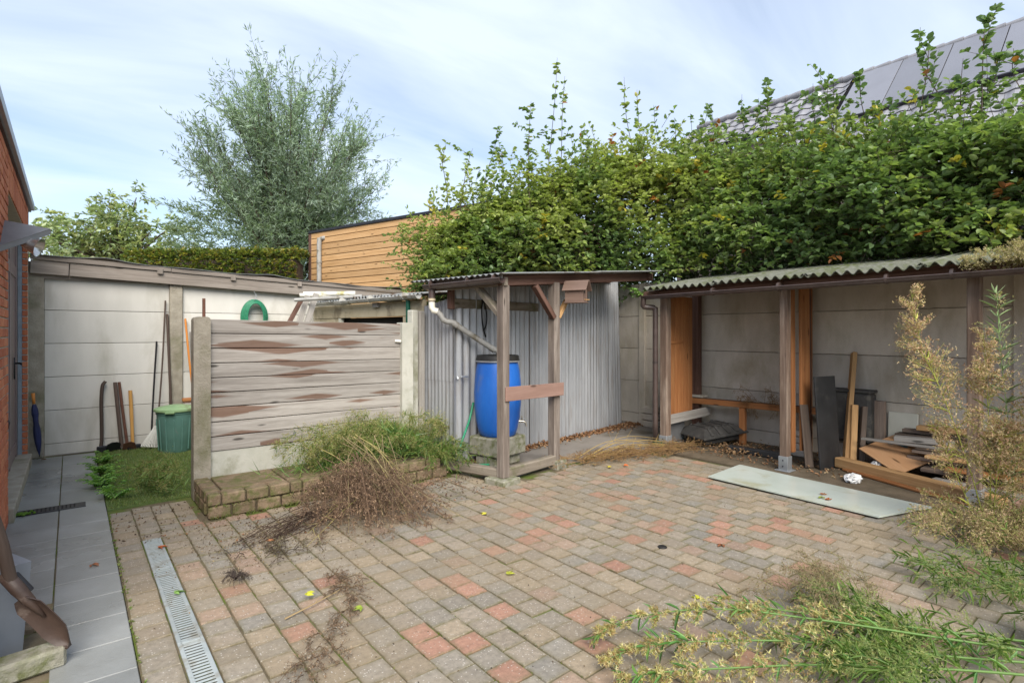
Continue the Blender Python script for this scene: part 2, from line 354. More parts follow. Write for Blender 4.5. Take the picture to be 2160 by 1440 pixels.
ORI = {}
class MB:
    def __init__(s):
        s.v = []; s.f = []; s.lc = []; s.rn = []; s.cnt = 0
    def add(s, V, F, lc=None, rn=None):
        V = np.asarray(V, float); k = s.cnt
        s.v.append(V); s.f.extend(tuple(i + k for i in f) for f in F)
        s.lc.append(V if lc is None else np.asarray(lc, float))
        s.rn.append(np.full(len(V), random.random() if rn is None else rn))
        s.cnt += len(V); return s
    def box(s, c, size, R=None, bev=.004, rn=None):
        h = np.asarray(size, float) / 2
        b = min(bev, h.min() * .45)
        if b > 0: loc = CH_S * h - CH_S * CH_K * b; F = CH_F
        else: loc = BOX_S * h; F = BOX_F
        R = np.eye(3) if R is None else R
        ax = np.argsort(-h)
        lc = loc[:, ax] + np.array([random.uniform(0, 90), random.uniform(0, 90), random.uniform(0, 90)])
        return s.add(loc @ R.T + np.asarray(c, float), F, lc, rn)
    def beam(s, p0, p1, w, h, up=(0, 0, 1), bev=.004, rn=None):
        p0 = np.asarray(p0, float); p1 = np.asarray(p1, float)
        R = frame_x(p1 - p0, up)
        return s.box((p0 + p1) / 2, (np.linalg.norm(p1 - p0), w, h), R, bev, rn)
    def tube(s, pts, r, n=10, caps=True, rn=None, squash=1.0):
        P = np.asarray(pts, float); m = len(P)
        rr = np.full(m, r) if np.isscalar(r) else np.asarray(r, float)
        T = np.gradient(P, axis=0); T /= np.linalg.norm(T, axis=1)[:, None] + 1e-12
        up = np.array([0, 0, 1.0]) if abs(T[0][2]) < .9 else np.array([1.0, 0, 0])
        V = []; LC = []; off = np.array([random.uniform(0, 90) for _ in range(3)]); L = 0
        for i in range(m):
            if i: L += np.linalg.norm(P[i] - P[i - 1])
            a = nrm(np.cross(up, T[i])); b = np.cross(T[i], a); up = b
            for k in range(n):
                th = 2 * math.pi * k / n
                V.append(P[i] + rr[i] * (a * math.cos(th) + squash * b * math.sin(th)))
                LC.append(off + np.array([L, rr[i] * math.cos(th), rr[i] * math.sin(th)]))
        F = []
        for i in range(m - 1):
            for k in range(n):
                k2 = (k + 1) % n
                F.append((i * n + k, i * n + k2, (i + 1) * n + k2, (i + 1) * n + k))
        if caps:
            F.append(tuple(range(n - 1, -1, -1))); F.append(tuple((m - 1) * n + k for k in range(n)))
        return s.add(V, F, LC, rn)
    def lathe(s, prof, c, n=40, axis=None, rn=None):
        c = np.asarray(c, float); R = np.eye(3) if axis is None else axis
        V = []
        for r, z in prof:
            for k in range(n):
                th = 2 * math.pi * k / n
                V.append(R @ np.array([r * math.cos(th), r * math.sin(th), z]) + c)
        F = []
        for i in range(len(prof) - 1):
            for k in range(n):
                k2 = (k + 1) % n
                F.append((i * n + k, i * n + k2, (i + 1) * n + k2, (i + 1) * n + k))
        F.append(tuple(range(n - 1, -1, -1))); F.append(tuple((len(prof) - 1) * n + k for k in range(n)))
        return s.add(V, F, None, rn)
    def prism(s, poly, off, rn=None):
        """closed 3-D outline (coplanar) extruded by vector off"""
        P = np.asarray(poly, float); n = len(P)
        V = np.vstack([P, P + np.asarray(off, float)])
        F = [tuple(range(n - 1, -1, -1)), tuple(range(n, 2 * n))]
        for k in range(n): F.append((k, (k + 1) % n, n + (k + 1) % n, n + k))
        return s.add(V, F, None, rn)
    def sheet(s, G, thick):
        """grid of points (a,b,3) made into a thin solid; thick = offset vector"""
        G = np.asarray(G, float); a, b = G.shape[:2]; N = a * b
        V = np.vstack([G.reshape(-1, 3), G.reshape(-1, 3) + np.asarray(thick, float)])
        F = []
        for i in range(a - 1):
            for j in range(b - 1):
                q = (i * b + j, i * b + j + 1, (i + 1) * b + j + 1, (i + 1) * b + j)
                F.append(q); F.append(tuple(N + x for x in reversed(q)))
        for j in range(b - 1):
            F.append((j + 1, j, N + j, N + j + 1)); k = (a - 1) * b
            F.append((k + j, k + j + 1, N + k + j + 1, N + k + j))
        for i in range(a - 1):
            F.append((i * b, (i + 1) * b, N + (i + 1) * b, N + i * b)); k = b - 1
            F.append(((i + 1) * b + k, i * b + k, N + i * b + k, N + (i + 1) * b + k))
        return s.add(V, F)
    def gutter(s, p0, p1, r, t=.004, n=10, up=(0, 0, 1)):
        """open half-round channel with a rolled front lip"""
        p0 = np.asarray(p0, float); p1 = np.asarray(p1, float); R = frame_x(p1 - p0, up)
        prof = [(r * math.cos(a), r * math.sin(a)) for a in np.linspace(math.pi, 2 * math.pi, n)]
        prof += [((r - t) * math.cos(a), (r - t) * math.sin(a)) for a in np.linspace(2 * math.pi, math.pi, n)]
        V = []
        for p in (p0, p1):
            for y, z in prof: V.append(p + R[:, 1] * y + R[:, 2] * z)
        m = len(prof); F = []
        for k in range(m): F.append((k, (k + 1) % m, m + (k + 1) % m, m + k))
        F.append(tuple(range(m - 1, -1, -1))); F.append(tuple(range(m, 2 * m)))
        s.add(V, F)
        for sy in (-1, 1):
            s.tube([p0 + R[:, 1] * r * sy, p1 + R[:, 1] * r * sy], t * 1.8, 6)
        return s
    def build(s, name, mat, parent=None, smooth=False, origin=None, data_only=False):
        V = np.vstack(s.v); lc = np.vstack(s.lc); rn = np.concatenate(s.rn)
        o0 = ORI[parent.name] if parent is not None else (np.asarray(origin, float) if origin is not None else
             np.array([V[:, 0].mean(), V[:, 1].mean(), V[:, 2].min()]))
        me = bpy.data.meshes.new(name)
        me.from_pydata((V - o0).tolist(), [], s.f)
        at = me.attributes.new('lc', 'FLOAT_VECTOR', 'POINT'); at.data.foreach_set('vector', lc.astype(np.float32).ravel())
        ar = me.attributes.new('rn', 'FLOAT', 'POINT'); ar.data.foreach_set('value', rn.astype(np.float32))
        me.materials.append(MATS[mat])
        if smooth:
            me.shade_smooth()
            if smooth is not True: me.set_sharp_from_angle(angle=rad(smooth))
        me.update()
        if data_only: return me
        ob = bpy.data.objects.new(name, me); col.objects.link(ob)
        ORI[ob.name] = o0
        if parent is not None: ob.parent = parent
        else: ob.location = o0
        return ob

def tag(o, label=None, cat=None, group=None, kind=None):
    if label: o['label'] = label
    if cat: o['category'] = cat
    if group: o['group'] = group
    if kind: o['kind'] = kind
    return o
def thing(name, label, cat, loc=(0, 0, 0), group=None):
    o = bpy.data.objects.new(name, None); o.empty_display_size = .1
    o.location = loc; col.objects.link(o); ORI[o.name] = np.asarray(loc, float)
    return tag(o, label, cat, group)

# ------------------------------------------------------------------ vegetation builder
def unit(a): return a / (np.linalg.norm(a, axis=-1, keepdims=True) + 1e-9)
def rdir(n): return unit(rng.normal(size=(n, 3)))
class Veg:
    def __init__(s): s.V = []; s.F = []; s.C = []; s.n = 0
    def _put(s, V, tri, C):
        N, k = V.shape[:2]
        F = (np.arange(N) * k)[:, None, None] + np.asarray(tri)[None] + s.n
        s.V.append(V.reshape(-1, 3)); s.F.append(F.reshape(-1, 3))
        s.C.append(np.repeat(C, k, axis=0)); s.n += N * k
    def leaves(s, P, D, Nn, L, W, C, curl=.12, simple=False):
        T = unit(D); B = unit(np.cross(Nn, T)); N = np.cross(T, B)
        L = np.broadcast_to(L, len(P))[:, None]; W = np.broadcast_to(W, len(P))[:, None]
        C = np.broadcast_to(C, (len(P), 3))
        f = N * W * .22
        tip = P + T * L - N * L * curl
        if simple:
            m = P + T * L * .45
            V = np.stack([P, m + B * W * .5 + f, tip, m - B * W * .5 + f], 1)
            s._put(V, [(0, 1, 2), (0, 2, 3)], C)
        else:
            a = P + T * L * .28; b = P + T * L * .68 - N * L * curl * .4
            V = np.stack([P, a + B * W * .46 + f, b + B * W * .4 + f, tip, b - B * W * .4 + f, a - B * W * .46 + f], 1)
            s._put(V, [(0, 1, 2), (0, 2, 3), (0, 3, 4), (0, 4, 5)], C)
    def blades(s, P, D, L, W, C):
        T = unit(D); B = unit(np.cross(T, rdir(len(P))))
        L = np.broadcast_to(L, len(P))[:, None]; W = np.broadcast_to(W, len(P))[:, None]
        C = np.broadcast_to(C, (len(P), 3))
        V = np.stack([P - B * W * .5, P + B * W * .5, P + T * L], 1)
        s._put(V, [(0, 1, 2)], C)
    def tufts(s, P, R, n, C, W=.25, up=.3):
        Q = np.repeat(P, n, 0); D = rdir(len(Q)); D[:, 2] += up
        RR = np.repeat(np.broadcast_to(R, len(P)), n) * rng.uniform(.6, 1.2, len(Q))
        CC = np.repeat(np.broadcast_to(C, (len(P), 3)), n, 0) * rng.uniform(.75, 1.2, (len(Q), 1))
        s.blades(Q, D, RR, RR * W, CC)
    def stems(s, P, r0, r1, C):
        """P (N,k,3): k-point three-sided stems"""
        P = np.asarray(P, float); N, k = P.shape[:2]
        T = np.gradient(P, axis=1); T = unit(T)
        A = unit(np.cross(T, np.array([.31, .17, .93]) + np.zeros_like(T))); B = np.cross(T, A)
        r0 = np.broadcast_to(r0, N); r1 = np.broadcast_to(r1, N)
        rr = (r0[:, None] + (r1 - r0)[:, None] * np.linspace(0, 1, k)[None])[:, :, None]
        ring = [P + rr * (A * math.cos(q) + B * math.sin(q)) for q in (0, 2.094, 4.189)]
        V = np.stack(ring, 2).reshape(N, k * 3, 3)
        tri = []
        for i in range(k - 1):
            for q in range(3):
                a, b = i * 3 + q, i * 3 + (q + 1) % 3
                tri += [(a, b, b + 3), (a, b + 3, a + 3)]
        s._put(V, tri, np.broadcast_to(C, (N, 3)))
    def build(s, name, mat, parent=None, origin=None):
        V = np.vstack(s.V); F = np.vstack(s.F); C = np.vstack(s.C)
        o0 = ORI[parent.name] if parent is not None else (np.asarray(origin, float) if origin is not None else
             np.array([V[:, 0].mean(), V[:, 1].mean(), V[:, 2].min()]))
        V = V - o0
        me = bpy.data.meshes.new(name)
        me.vertices.add(len(V)); me.vertices.foreach_set('co', V.astype(np.float32).ravel())
        me.loops.add(F.size); me.loops.foreach_set('vertex_index', F.astype(np.int32).ravel())
        me.polygons.add(len(F)); me.polygons.foreach_set('loop_start', np.arange(0, F.size, 3, dtype=np.int32))
        me.polygons.foreach_set('loop_total', np.full(len(F), 3, dtype=np.int32))
        me.update(calc_edges=True)
        at = me.attributes.new('lcol', 'FLOAT_COLOR', 'POINT')
        at.data.foreach_set('color', np.hstack([np.clip(C, 0, 1), np.ones((len(C), 1))]).astype(np.float32).ravel())
        me.materials.append(MATS[mat])
        ob = bpy.data.objects.new(name, me); col.objects.link(ob); ORI[ob.name] = o0
        if parent is not None: ob.parent = parent
        else: ob.location = o0
        return ob
def pick(cols, n, w=None):
    c = np.asarray(cols, float); i = rng.choice(len(c), n, p=w)
    return c[i] * rng.uniform(.75, 1.25, (n, 1))
# ================================================================== THE SETTING
V7 = np.array([-.126, .992, 0]); U10 = np.array([.985, .174, 0]); V10 = np.array([-.174, .985, 0])
R10 = rotz(rad(10))
def polysheet(poly, z0, z1):
    P = [(x, y, z0) for x, y in poly]
    return MB().prism(P, (0, 0, z1 - z0))

g = MB(); g.box((0, 0, -.12), (600, 600, .1), bev=0)
tag(g.build('ground', 'soil', origin=(0, 0, -.07)), kind='structure')

# --- block paving
PP = .1465
base = polysheet([(.228, -1.2), (6.9, -1.2), (6.9, 4.25), (4.2, 4.9), (3.1, 5.4), (.228, 5.6)], -.05, -.010).build('paved_courtyard', 'joint_sand', origin=(2.5, 2.5, 0))
tag(base, kind='structure')
CAMF = np.array([math.sin(rad(38.34)), math.cos(rad(38.34))]); CAMR = np.array([CAMF[1], -CAMF[0]])
def in_view(x, y):
    d = x * CAMF[0] + y * CAMF[1]
    if d < .5: return None
    px = 1080 + 1176 * (x * CAMR[0] + y * CAMR[1]) / d; py = 700 + 1176 * 1.43 / d
    return d if (-40 < px < 2200 and py < 1490) else None
REDS = [(1.455, 2.155), (1.745, 2.30), (1.745, 2.59), (3.72, 1.55), (2.0, 1.95), (1.3, 2.3), (3.5, 2.1), (3.65, 2.17), (3.8, 2.3), (3.95, 2.1),
        (3.35, 2.45), (3.5, 2.55), (4.1, 2.0), (2.9, 3.2), (2.75, 3.35), (2.9, 3.05), (2.45, 3.0), (4.3, 3.1), (4.45, 2.95), (4.6, 2.8), (4.6, 3.1), (4.75, 2.5)]
pav = []
def paver_colour(x, y):
    if min((x - a) ** 2 + (y - b) ** 2 for a, b in REDS) < .0038: k = 3
    else: k = rng.choice(6, p=[.34, .25, .19, .06, .10, .06])
    c = np.array([(.24, .212, .172), (.255, .215, .166), (.275, .223, .16), (.32, .178, .125), (.285, .205, .152), (.222, .203, .172)][k])
    return c * rng.uniform(.9, 1.17)
for i in range(36):
    x = .495 + PP * (i + .5)
    if x > 5.5: break
    for j in range(-8, 36):
        y = PP * (j + .5) + (PP * .5 if i % 2 else 0) + .015
        if x < 3.1 and y > 4.72: continue
        if x >= 3.1 and y > 4.10 + .18 * (x - 3.15): continue
        if x > 5.3 and y > 3.9: continue
        pav.append((x, y, PP, PP))
for j in range(-8, 40):                                        # single column between the path and the drain
    y = PP * (j + .5)
    if y < 5.42: pav.append((.305, y, .148, PP))
for i in range(4):                                             # beyond the drain's head
    for j in range(0, 6):
        x = .415 + i * .13; y = 4.64 + j * PP
        if x < .80 and y < 5.42: pav.append((x + .03, y, .13, PP))
order = sorted(range(len(pav)), key=lambda k: (in_view(pav[k][0], pav[k][1]) or 99))
mesh_cache = {}
def paver_mesh(w, l, var):
    key = (round(w, 4), round(l, 4), var)
    if key not in mesh_cache:
        hx, hy, h = (w - .0065) / 2, (l - .0065) / 2, .045
        j = lambda: random.uniform(-.0025, .0025)
        def ring(b): return [(-hx + b, -hy + b), (hx - b, -hy + b), (hx - b, hy - b), (-hx + b, hy - b)]
        mid = [(-hx + j(), -hy + j()), (hx + j(), -hy + j()), (hx + j(), hy + j()), (-hx + j(), hy + j())]
        top = [(x * .968 + j() * .5, y * .968 + j() * .5) for x, y in mid]
        V = [(x, y, 0) for x, y in ring(.024)] + [(x, y, -.0003) for x, y in top] + [(x, y, -.0045) for x, y in mid] + [(x, y, -h) for x, y in mid]
        F = [(0, 1, 2, 3)]
        for r in (0, 4, 8):
            for k in range(4): F.append((r + (k + 1) % 4, r + k, r + 4 + k, r + 4 + (k + 1) % 4))
        mesh_cache[key] = (V, F)
    return mesh_cache[key]
def edge_attr(me):
    a = me.attributes.new('edge', 'FLOAT', 'POINT'); n = len(me.vertices) // 16
    a.data.foreach_set('value', np.tile(np.repeat([0, .62, 1, 1], 4), n).astype(np.float32)); return me
pm_data = {}
far = MB(); far_c = []
for n, k in enumerate(order):
    x, y, w, l = pav[k]; var = random.randrange(6)
    V, F = paver_mesh(w, l, var)
    c = paver_colour(x, y)
    tx, ty, dz = random.gauss(0, .009), random.gauss(0, .009), random.uniform(-.005, .002)
    if n < 300:
        key = (round(w, 4), round(l, 4), var)
        if key not in pm_data: pm_data[key] = edge_attr(MB().add(V, F).build('paver', 'paver', data_only=True, origin=(0, 0, 0)))
        o = bpy.data.objects.new('paver', pm_data[key]); col.objects.link(o); o.parent = base
        o.location = np.array([x, y, dz]) - ORI[base.name]; o.rotation_euler = (tx, ty, random.uniform(-.015, .015))
        o.color = (c[0], c[1], c[2], 1)
    else:
        A = np.array(V); A = A + np.array([x, y, dz]); A[:, 2] += (A[:, 0] - x) * ty + (A[:, 1] - y) * tx
        far.add(A, F); far_c.append(np.repeat(np.append(c, 1)[None], len(V), 0))
fo = far.build('paver_field', 'paver', base); fo['kind'] = 'stuff'; fo.color = (0, 0, 0, 1)
edge_attr(fo.data)
ca = fo.data.attributes.new('pc', 'FLOAT_COLOR', 'POINT'); ca.data.foreach_set('color', np.vstack(far_c).astype(np.float32).ravel())

# --- slab path along the house
path = polysheet([(-.40, -1.2), (.226, -1.2), (.226, 8.4), (-.40, 8.4)], -.05, -.014).build('path', 'joint_sand', origin=(-.07, 4, 0))
tag(path, kind='structure')
ys = [-.735 + .3 * i for i in range(20)] + [5.265 + .6 * i for i in range(6)]
for a, b in zip(ys[:-1], ys[1:]):
    for x0, x1 in ((-.375, -.075), (-.075, .227)):
        if x0 < -.1 and 3.0 < (a + b) / 2 < 3.9: continue                     # slabs lifted here
        if x0 < -.1 and a < 5.6 < b or x0 > -.1 and a < 5.6 < b: pass
        MB().box(((x0 + x1) / 2, (a + b) / 2, -.02 + random.uniform(-.0015, .0015)), (x1 - x0 - .007, b - a - .006, .04),
                 rotz(random.uniform(-.004, .004)), .003).build('slab', 'path_slab', path)
MB().box((-.225, 3.34, -.03), (.27, .28, .03), rotz(.04), .003).build('slab', 'path_slab', path)
MB().box((-.155, 3.66, -.015), (.16, .27, .05), rotz(-.03), .004).build('brick', 'mossy_brick', path)

# --- floors under the roofs
ap = polysheet([(3.25, 4.27), (4.0, 4.42), (5.62, 4.30), (6.9, 4.30), (6.9, 5.98), (3.16, 5.16)], -.05, .022).build('concrete_apron', 'damp_concrete', origin=(5, 4.8, 0))
tag(ap, kind='structure')
fl = polysheet([(5.52, -1.2), (6.9, -1.2), (6.9, 4.295), (5.64, 4.295), (5.52, 3.9)], -.05, .012).build('shed_floor', 'soil', origin=(6.2, 1.5, 0))
tag(fl, kind='structure')
lawn = polysheet([(.228, 5.5), (.80, 5.56), (3.0, 5.62), (3.0, 8.3), (.228, 8.3)], -.05, .004).build('turf', 'turf', origin=(1, 7, 0))
tag(lawn, kind='structure')

# --- drain channel let into the paving
dr = thing('drain_channel', 'long pale grey slotted drain channel let into the block paving', 'drain', (.436, 3, -.01))
MB().box((.436, 1.7, -.07), (.104, 5.78, .08), bev=0).build('channel', 'hole_shade', dr)  # solid box, coloured near black for the shade under the grates
for a, b in ((-1.04, -.04), (-.04, .96), (.96, 1.96), (1.96, 2.96), (2.96, 3.96), (3.96, 4.57)):
    m = MB(); zt = .001
    for x in (.392, .480): m.box((x, (a + b) / 2, zt - .006), (.018, b - a - .004, .012), bev=.002)
    for y in (a + .006, b - .006): m.box((.436, y, zt - .006), (.08, .012, .012), bev=.001)
    n = int((b - a - .03) / .026)
    for k in range(n):
        m.box((.436, a + .026 + .026 * k, zt - .0035), (.074, .0125, .005), bev=.0015)
    m.build('grate', 'drain_plastic', dr)
fd = thing('floor_drain', 'dark grey slotted floor drain strip set across the slab path', 'drain', (-.12, 5.83, .0))
m = MB().box((-.125, 5.83, .001), (.44, .15, .012), bev=.03)
m.build('cover', 'dark_metal', fd)
m = MB()
for k in range(13):
    for y in (5.79, 5.83, 5.87): m.box((-.29 + .026 * k, y, .0075), (.011, .016, .003), bev=.001)
m.build('slot', 'hole_shade', fd)['kind'] = 'stuff'  # raised blocks, near black in place of shaded slots
ms = MB()
for k in range(26):
    a = random.uniform(0, 6.28); r = abs(random.gauss(0, .025))
    ms.lathe([(.002, 0), (.012, .004), (.011, .012), (.003, .018)], (-.285 + r * math.cos(a) * 1.6, 5.775 + r * math.sin(a), .006), 7)
tag(ms.build('moss_tuft', 'moss', smooth=True), 'small bright green moss cushion on the floor drain', 'moss')

# ================================================================== THE BRICK HOUSE
hs = thing('brick_house', 'red brick house wall with bluestone door surround beside the slab path', 'house', (-.55, 6, 0))
WX = -.37
m = MB()
m.box((WX - .07 - .007, 4.2, 1.37), (.14, 2.8, 2.86), bev=0)
m.box((WX - .07 - .007, 6.83, 2.66), (.139, 2.46, .33), bev=0)
m.box((WX - .07 - .007, 8.22, 1.37), (.138, .32, 2.85), bev=0)
m.build('wall', 'mortar', hs)
bd = MB().box((0, 0, 0), (.016, .208, .058), bev=.003).build('brick', 'brick', data_only=True, origin=(0, 0, 0))
bs = MB().box((0, 0, 0), (.016, .062, .20), bev=.003).build('brick', 'brick', data_only=True, origin=(0, 0, 0))
bh = MB().box((0, 0, 0), (.016, .098, .058), bev=.003).build('brick', 'brick', data_only=True, origin=(0, 0, 0))
spots = []
for r in range(41):
    z = .035 + .0695 * r
    y = 5.6
    first = True
    while y > 3.05:
        w = .098 if (first and r % 2) else .208
        spots.append((y - w / 2, z, bh if w < .1 else bd)); y -= w + .011; first = False
for k in range(33): spots.append((5.64 + .0735 * k, 2.60, bs))
for r in range(2):
    y = 8.05 - (.11 if r else 0)
    z = 2.745 + .0695 * r
    while y > 5.72: spots.append((y - .104, z, bd)); y -= .219
spots.sort(key=lambda s: -s[0])
rest = MB(); nb = 0
for y, z, me in spots:
    if z > 2.83: continue
    if nb < 270:
        o = bpy.data.objects.new('brick', me); col.objects.link(o); o.parent = hs
        o.location = np.array([WX - .006 + random.uniform(-.0015, .0015), y, z]) - ORI[hs.name]
        nb += 1
    else:
        rest.box((WX - .006, y, z), (.016, .208 if me is bd else .098, .058), bev=.003)
rest.build('brick_courses', 'brick', hs)['kind'] = 'stuff'
# the pier beyond the door: brick ends facing the yard, bluestone jamb against it
for r in range(38):
    z = .035 + .0695 * r
    MB().box((WX - .024, 8.052, z), (.046, .016, .058), bev=.003).build('brick', 'brick', hs)
MB().box((-.424, 8.09, 1.26), (.062, .08, 2.48), bev=.003).build('door_jamb', 'bluestone', hs)
MB().box((-.44, 5.585, 1.26), (.1, .03, 2.48), bev=.003).build('door_jamb', 'door_paint', hs)
th = MB().box((-.42, 6.82, .05), (.17, 2.44, .11), bev=.006); th.build('threshold', 'post_concrete', hs)
dp = MB().box((-.49, 6.83, 1.28), (.05, 2.45, 2.44), bev=.004).build('door', 'door_paint', hs)
m = MB()
for y in (5.68, 6.42, 7.18, 7.96): m.box((-.462, y, 1.28), (.014, .10, 2.4), bev=.003)
for z in (.2, 2.06): m.box((-.4625, 6.82, z), (.013, 2.2, .12), bev=.003)
m.build('stile', 'door_paint', dp)
hd = MB(); hd.box((-.452, 7.6, 1.06), (.012, .035, .22), bev=.004); hd.tube([(-.45, 7.6, 1.11), (-.40, 7.6, 1.11), (-.395, 7.49, 1.105)], .009, 8)
hd.build('handle', 'dark_metal', dp, True)
hd = MB(); hd.tube([(-.46, 6.05, .72), (-.40, 6.05, .73), (-.395, 6.03, .70), (-.40, 6.03, .66), (-.46, 6.03, .65)], .012, 8); hd.build('pull_handle', 'dark_metal', dp, True)
m = MB().prism([(-.46, 2.78, 2.80), (-.325, 2.78, 2.80), (-.325, 2.78, 2.87), (-.46, 2.78, 2.91)], (0, 5.54, 0)); m.build('roof_edge', 'flashing', hs)
m = MB().prism([(-.46, 2.79, 2.78), (-.352, 2.79, 2.78), (-.352, 2.79, 2.80), (-.46, 2.79, 2.80)], (0, 5.52, 0)); m.build('fascia', 'dark_metal', hs)

# lamp under a folded metal hood
lp = thing('wall_lamp', 'grey metal lamp hood with a clear conical lamp on the brick wall', 'lamp', (WX, 5.1, 2.05))
A, B, C_ = np.array([WX, 5.32, 2.215]), np.array([-.115, 5.20, 2.165]), np.array([WX, 4.96, 1.99])
n_ = nrm(np.cross(B - A, C_ - A)); n_ = n_ if n_[2] > 0 else -n_
m = MB().prism([A, B, C_], n_ * .006)
m.build('hood', 'hood_metal', lp)
m = MB(); d = np.array([0, 0, -.035])
m.prism([B, C_, C_ + d, B + d], nrm(np.cross(B - C_, d)) * .004); m.build('hood_rim', 'hood_metal', lp)
ax = frame_x((.80, -.28, -.30)); AX = np.stack([ax[:, 1], ax[:, 2], ax[:, 0]], 1)
MB().lathe([(.028, -.02), (.03, .06), (.038, .10)], (-.335, 5.16, 2.085), 20, AX).build('lamp_body', 'dark_metal', lp, 40)
MB().lathe([(.034, 0), (.038, .01), (.042, .025), (.064, .085), (.067, .088), (.067, .092), (.06, .088), (.025, .018)], (-.255, 5.135, 2.05), 24, AX).build('lamp_glass', 'glass_cup', lp, 50)

# ================================================================== CONCRETE PANEL WALL AT THE BACK
cw = thing('concrete_wall', 'whitewashed concrete panel wall with timber fascia at the end of the path', 'wall', (1.5, 8.4, 0))
for x0, x1 in ((-.24, .99), (1.14, 3.25)):
    zb = 0.0
    for k in range(6):
        h = .137 if k == 0 else .386
        MB().box(((x0 + x1) / 2, 8.385, zb + h / 2), (x1 - x0, .045, h - .005), bev=.004).build('panel', 'white_concrete', cw)
        zb += h
MB().box((1.42, 8.43, 1.03), (3.9, .03, 2.05), bev=0).build('light_stop', 'post_concrete', cw)  # added sheet that stops sky light leaking through the panel joints
MB().box((.56, 8.335, 2.135), (2.0, .02, .19), bev=0).build('light_stop_board', 'fascia_wood', cw)  # added board that blocks the bright slit under the fascia
for x0, x1 in ((-.50, -.24), (.99, 1.14), (3.25, 3.40)):
    MB().box(((x0 + x1) / 2, 8.375, 1.03), (x1 - x0 - .002, .12, 2.08), bev=.012).build('post', 'post_concrete', cw)
def zt(x): return 2.303 - .0415 * (x + .335)
a, b = -.36, 4.25
MB().beam((a, 8.285, zt(a) - .135), (-.02, 8.285, zt(-.02) - .135), .03, .155).build('fascia_board', 'fascia_wood', cw)
MB().beam((-.012, 8.285, zt(0) - .135), (b, 8.285, zt(b) - .135), .03, .15).build('fascia_board', 'fascia_wood', cw)
MB().beam((a, 8.265, zt(a) - .028), (1.0, 8.265, zt(1.0) - .028), .03, .055).build('edge_batten', 'fascia_wood', cw)
MB().beam((1.003, 8.266, zt(1.0) - .030), (b, 8.266, zt(b) - .030), .03, .055).build('edge_batten', 'fascia_wood', cw)
for x in (.88, 1.72, 2.6): MB().box((x, 8.248, zt(x) - .06), (.06, .02, .07), bev=.004).build('block', 'fascia_wood', cw)
G = []
for i in range(90):
    x = -.37 + 4.75 * i / 89; r = []
    for j in range(6):
        y = 8.235 + .5 * j
        w = .012 * math.sin(x * 5.1) * math.sin(x * 1.7 + 1) + .02 * max(0, math.sin(x * 3.3 + .5)) ** 8
        r.append((x, y + (.01 * math.sin(x * 9) if j == 0 else 0), zt(x) + .004 + w * (1 if j == 0 else .4) + .03 * j))
    G.append(r)
MB().sheet(G, (0, 0, .006)).build('roofing_felt', 'roof_felt', cw, 40)

# ================================================================== BOARD FENCE ON A BRICK BED
fe = thing('board_fence', 'weathered grey board fence between concrete posts with brown damp stains', 'fence', (1.8, 5.45, 0))
for k in range(9):
    zl = 1.545 - .129 * (k + .5); zr = 1.517 - .1255 * (k + .5)
    MB().beam((.935, 5.445 + random.uniform(-.004, .004), zl), (2.775, 5.445 + random.uniform(-.004, .004), zr), .028, .1225, bev=.005).build('board', 'fence_wood', fe)
MB().box((1.855, 5.472, .94), (1.83, .012, 1.12), bev=0).build('light_stop', 'dark_wood', fe)  # added dark sheet that keeps light out of the board gaps
def round_post(m, x0, x1, y0, y1, h, r=.03):
    P = [(x0, y0, 0), (x1, y0, 0)]
    for a in np.linspace(0, math.pi / 2, 6): P.append((x1 - r + r * math.cos(a), y0, h - r + r * math.sin(a)))
    for a in np.linspace(math.pi / 2, math.pi, 6): P.append((x0 + r + r * math.cos(a), y0, h - r + r * math.sin(a)))
    m.prism(P, (0, y1 - y0, 0)); return m
round_post(MB(), .815, .945, 5.38, 5.51, 1.56).build('post', 'post_concrete', fe)
round_post(MB(), 2.765, 2.895, 5.38, 5.51, 1.53, .012).build('post', 'pale_post', fe)
MB().box((1.855, 5.46, .27), (1.83, .04, .23), bev=.005).build('base_panel', 'pale_post', fe)
MB().tube([(2.70, 5.42, 1.335), (2.76, 5.40, 1.33)], .014, 8).build('bolt', 'pvc_white', fe)
MB().box((1.66, 5.426, .47), (.02, .012, .03), bev=.003).build('hook', 'hood_metal', fe)

bd_ = thing('brick_bed', 'low mossy two course brick bed along the foot of the board fence', 'raised bed', (1.9, 5.05, 0))
polysheet([(.845, 4.79), (2.86, 4.79), (2.86, 5.56), (.845, 5.56)], -.03, .165).build('fill', 'soil', bd_)
x = .815
k = 0
while x < 2.78:
    w = random.choice((.17, .18, .19)); 
    MB().box((x + w / 2, 4.80 + random.uniform(-.006, .006), .045), (w - .012, .09, .092), rotz(random.uniform(-.02, .02)), .012).build('brick', 'mossy_brick', bd_); x += w
x = .812
while x < 2.78:
    w = random.choice((.10, .165, .175, .18))
    MB().box((x + w / 2, 4.815 + random.uniform(-.006, .006), .142), (w - .010, .12, .088), rotz(random.uniform(-.02, .02)), .010).build('brick', 'mossy_brick', bd_); x += w
y = 4.89
while y < 5.33:
    for z, h in ((.045, .092), (.142, .088)):
        MB().box((.87, y + .08, z), (.11, .155, h), rotz(random.uniform(-.02, .02)), .010).build('brick', 'mossy_brick', bd_)
    y += .165
for x0, x1, y0, y1 in ((.935, 1.42, 4.885, 5.36), (1.43, 1.95, 4.885, 5.35), (1.96, 2.5, 4.885, 5.35)):
    MB().box(((x0 + x1) / 2, (y0 + y1) / 2, .165 + random.uniform(0, .006)), (x1 - x0 - .008, y1 - y0 - .008, .04), rotz(random.uniform(-.01, .01)), .006).build('capping_slab', 'mossy_brick', bd_)

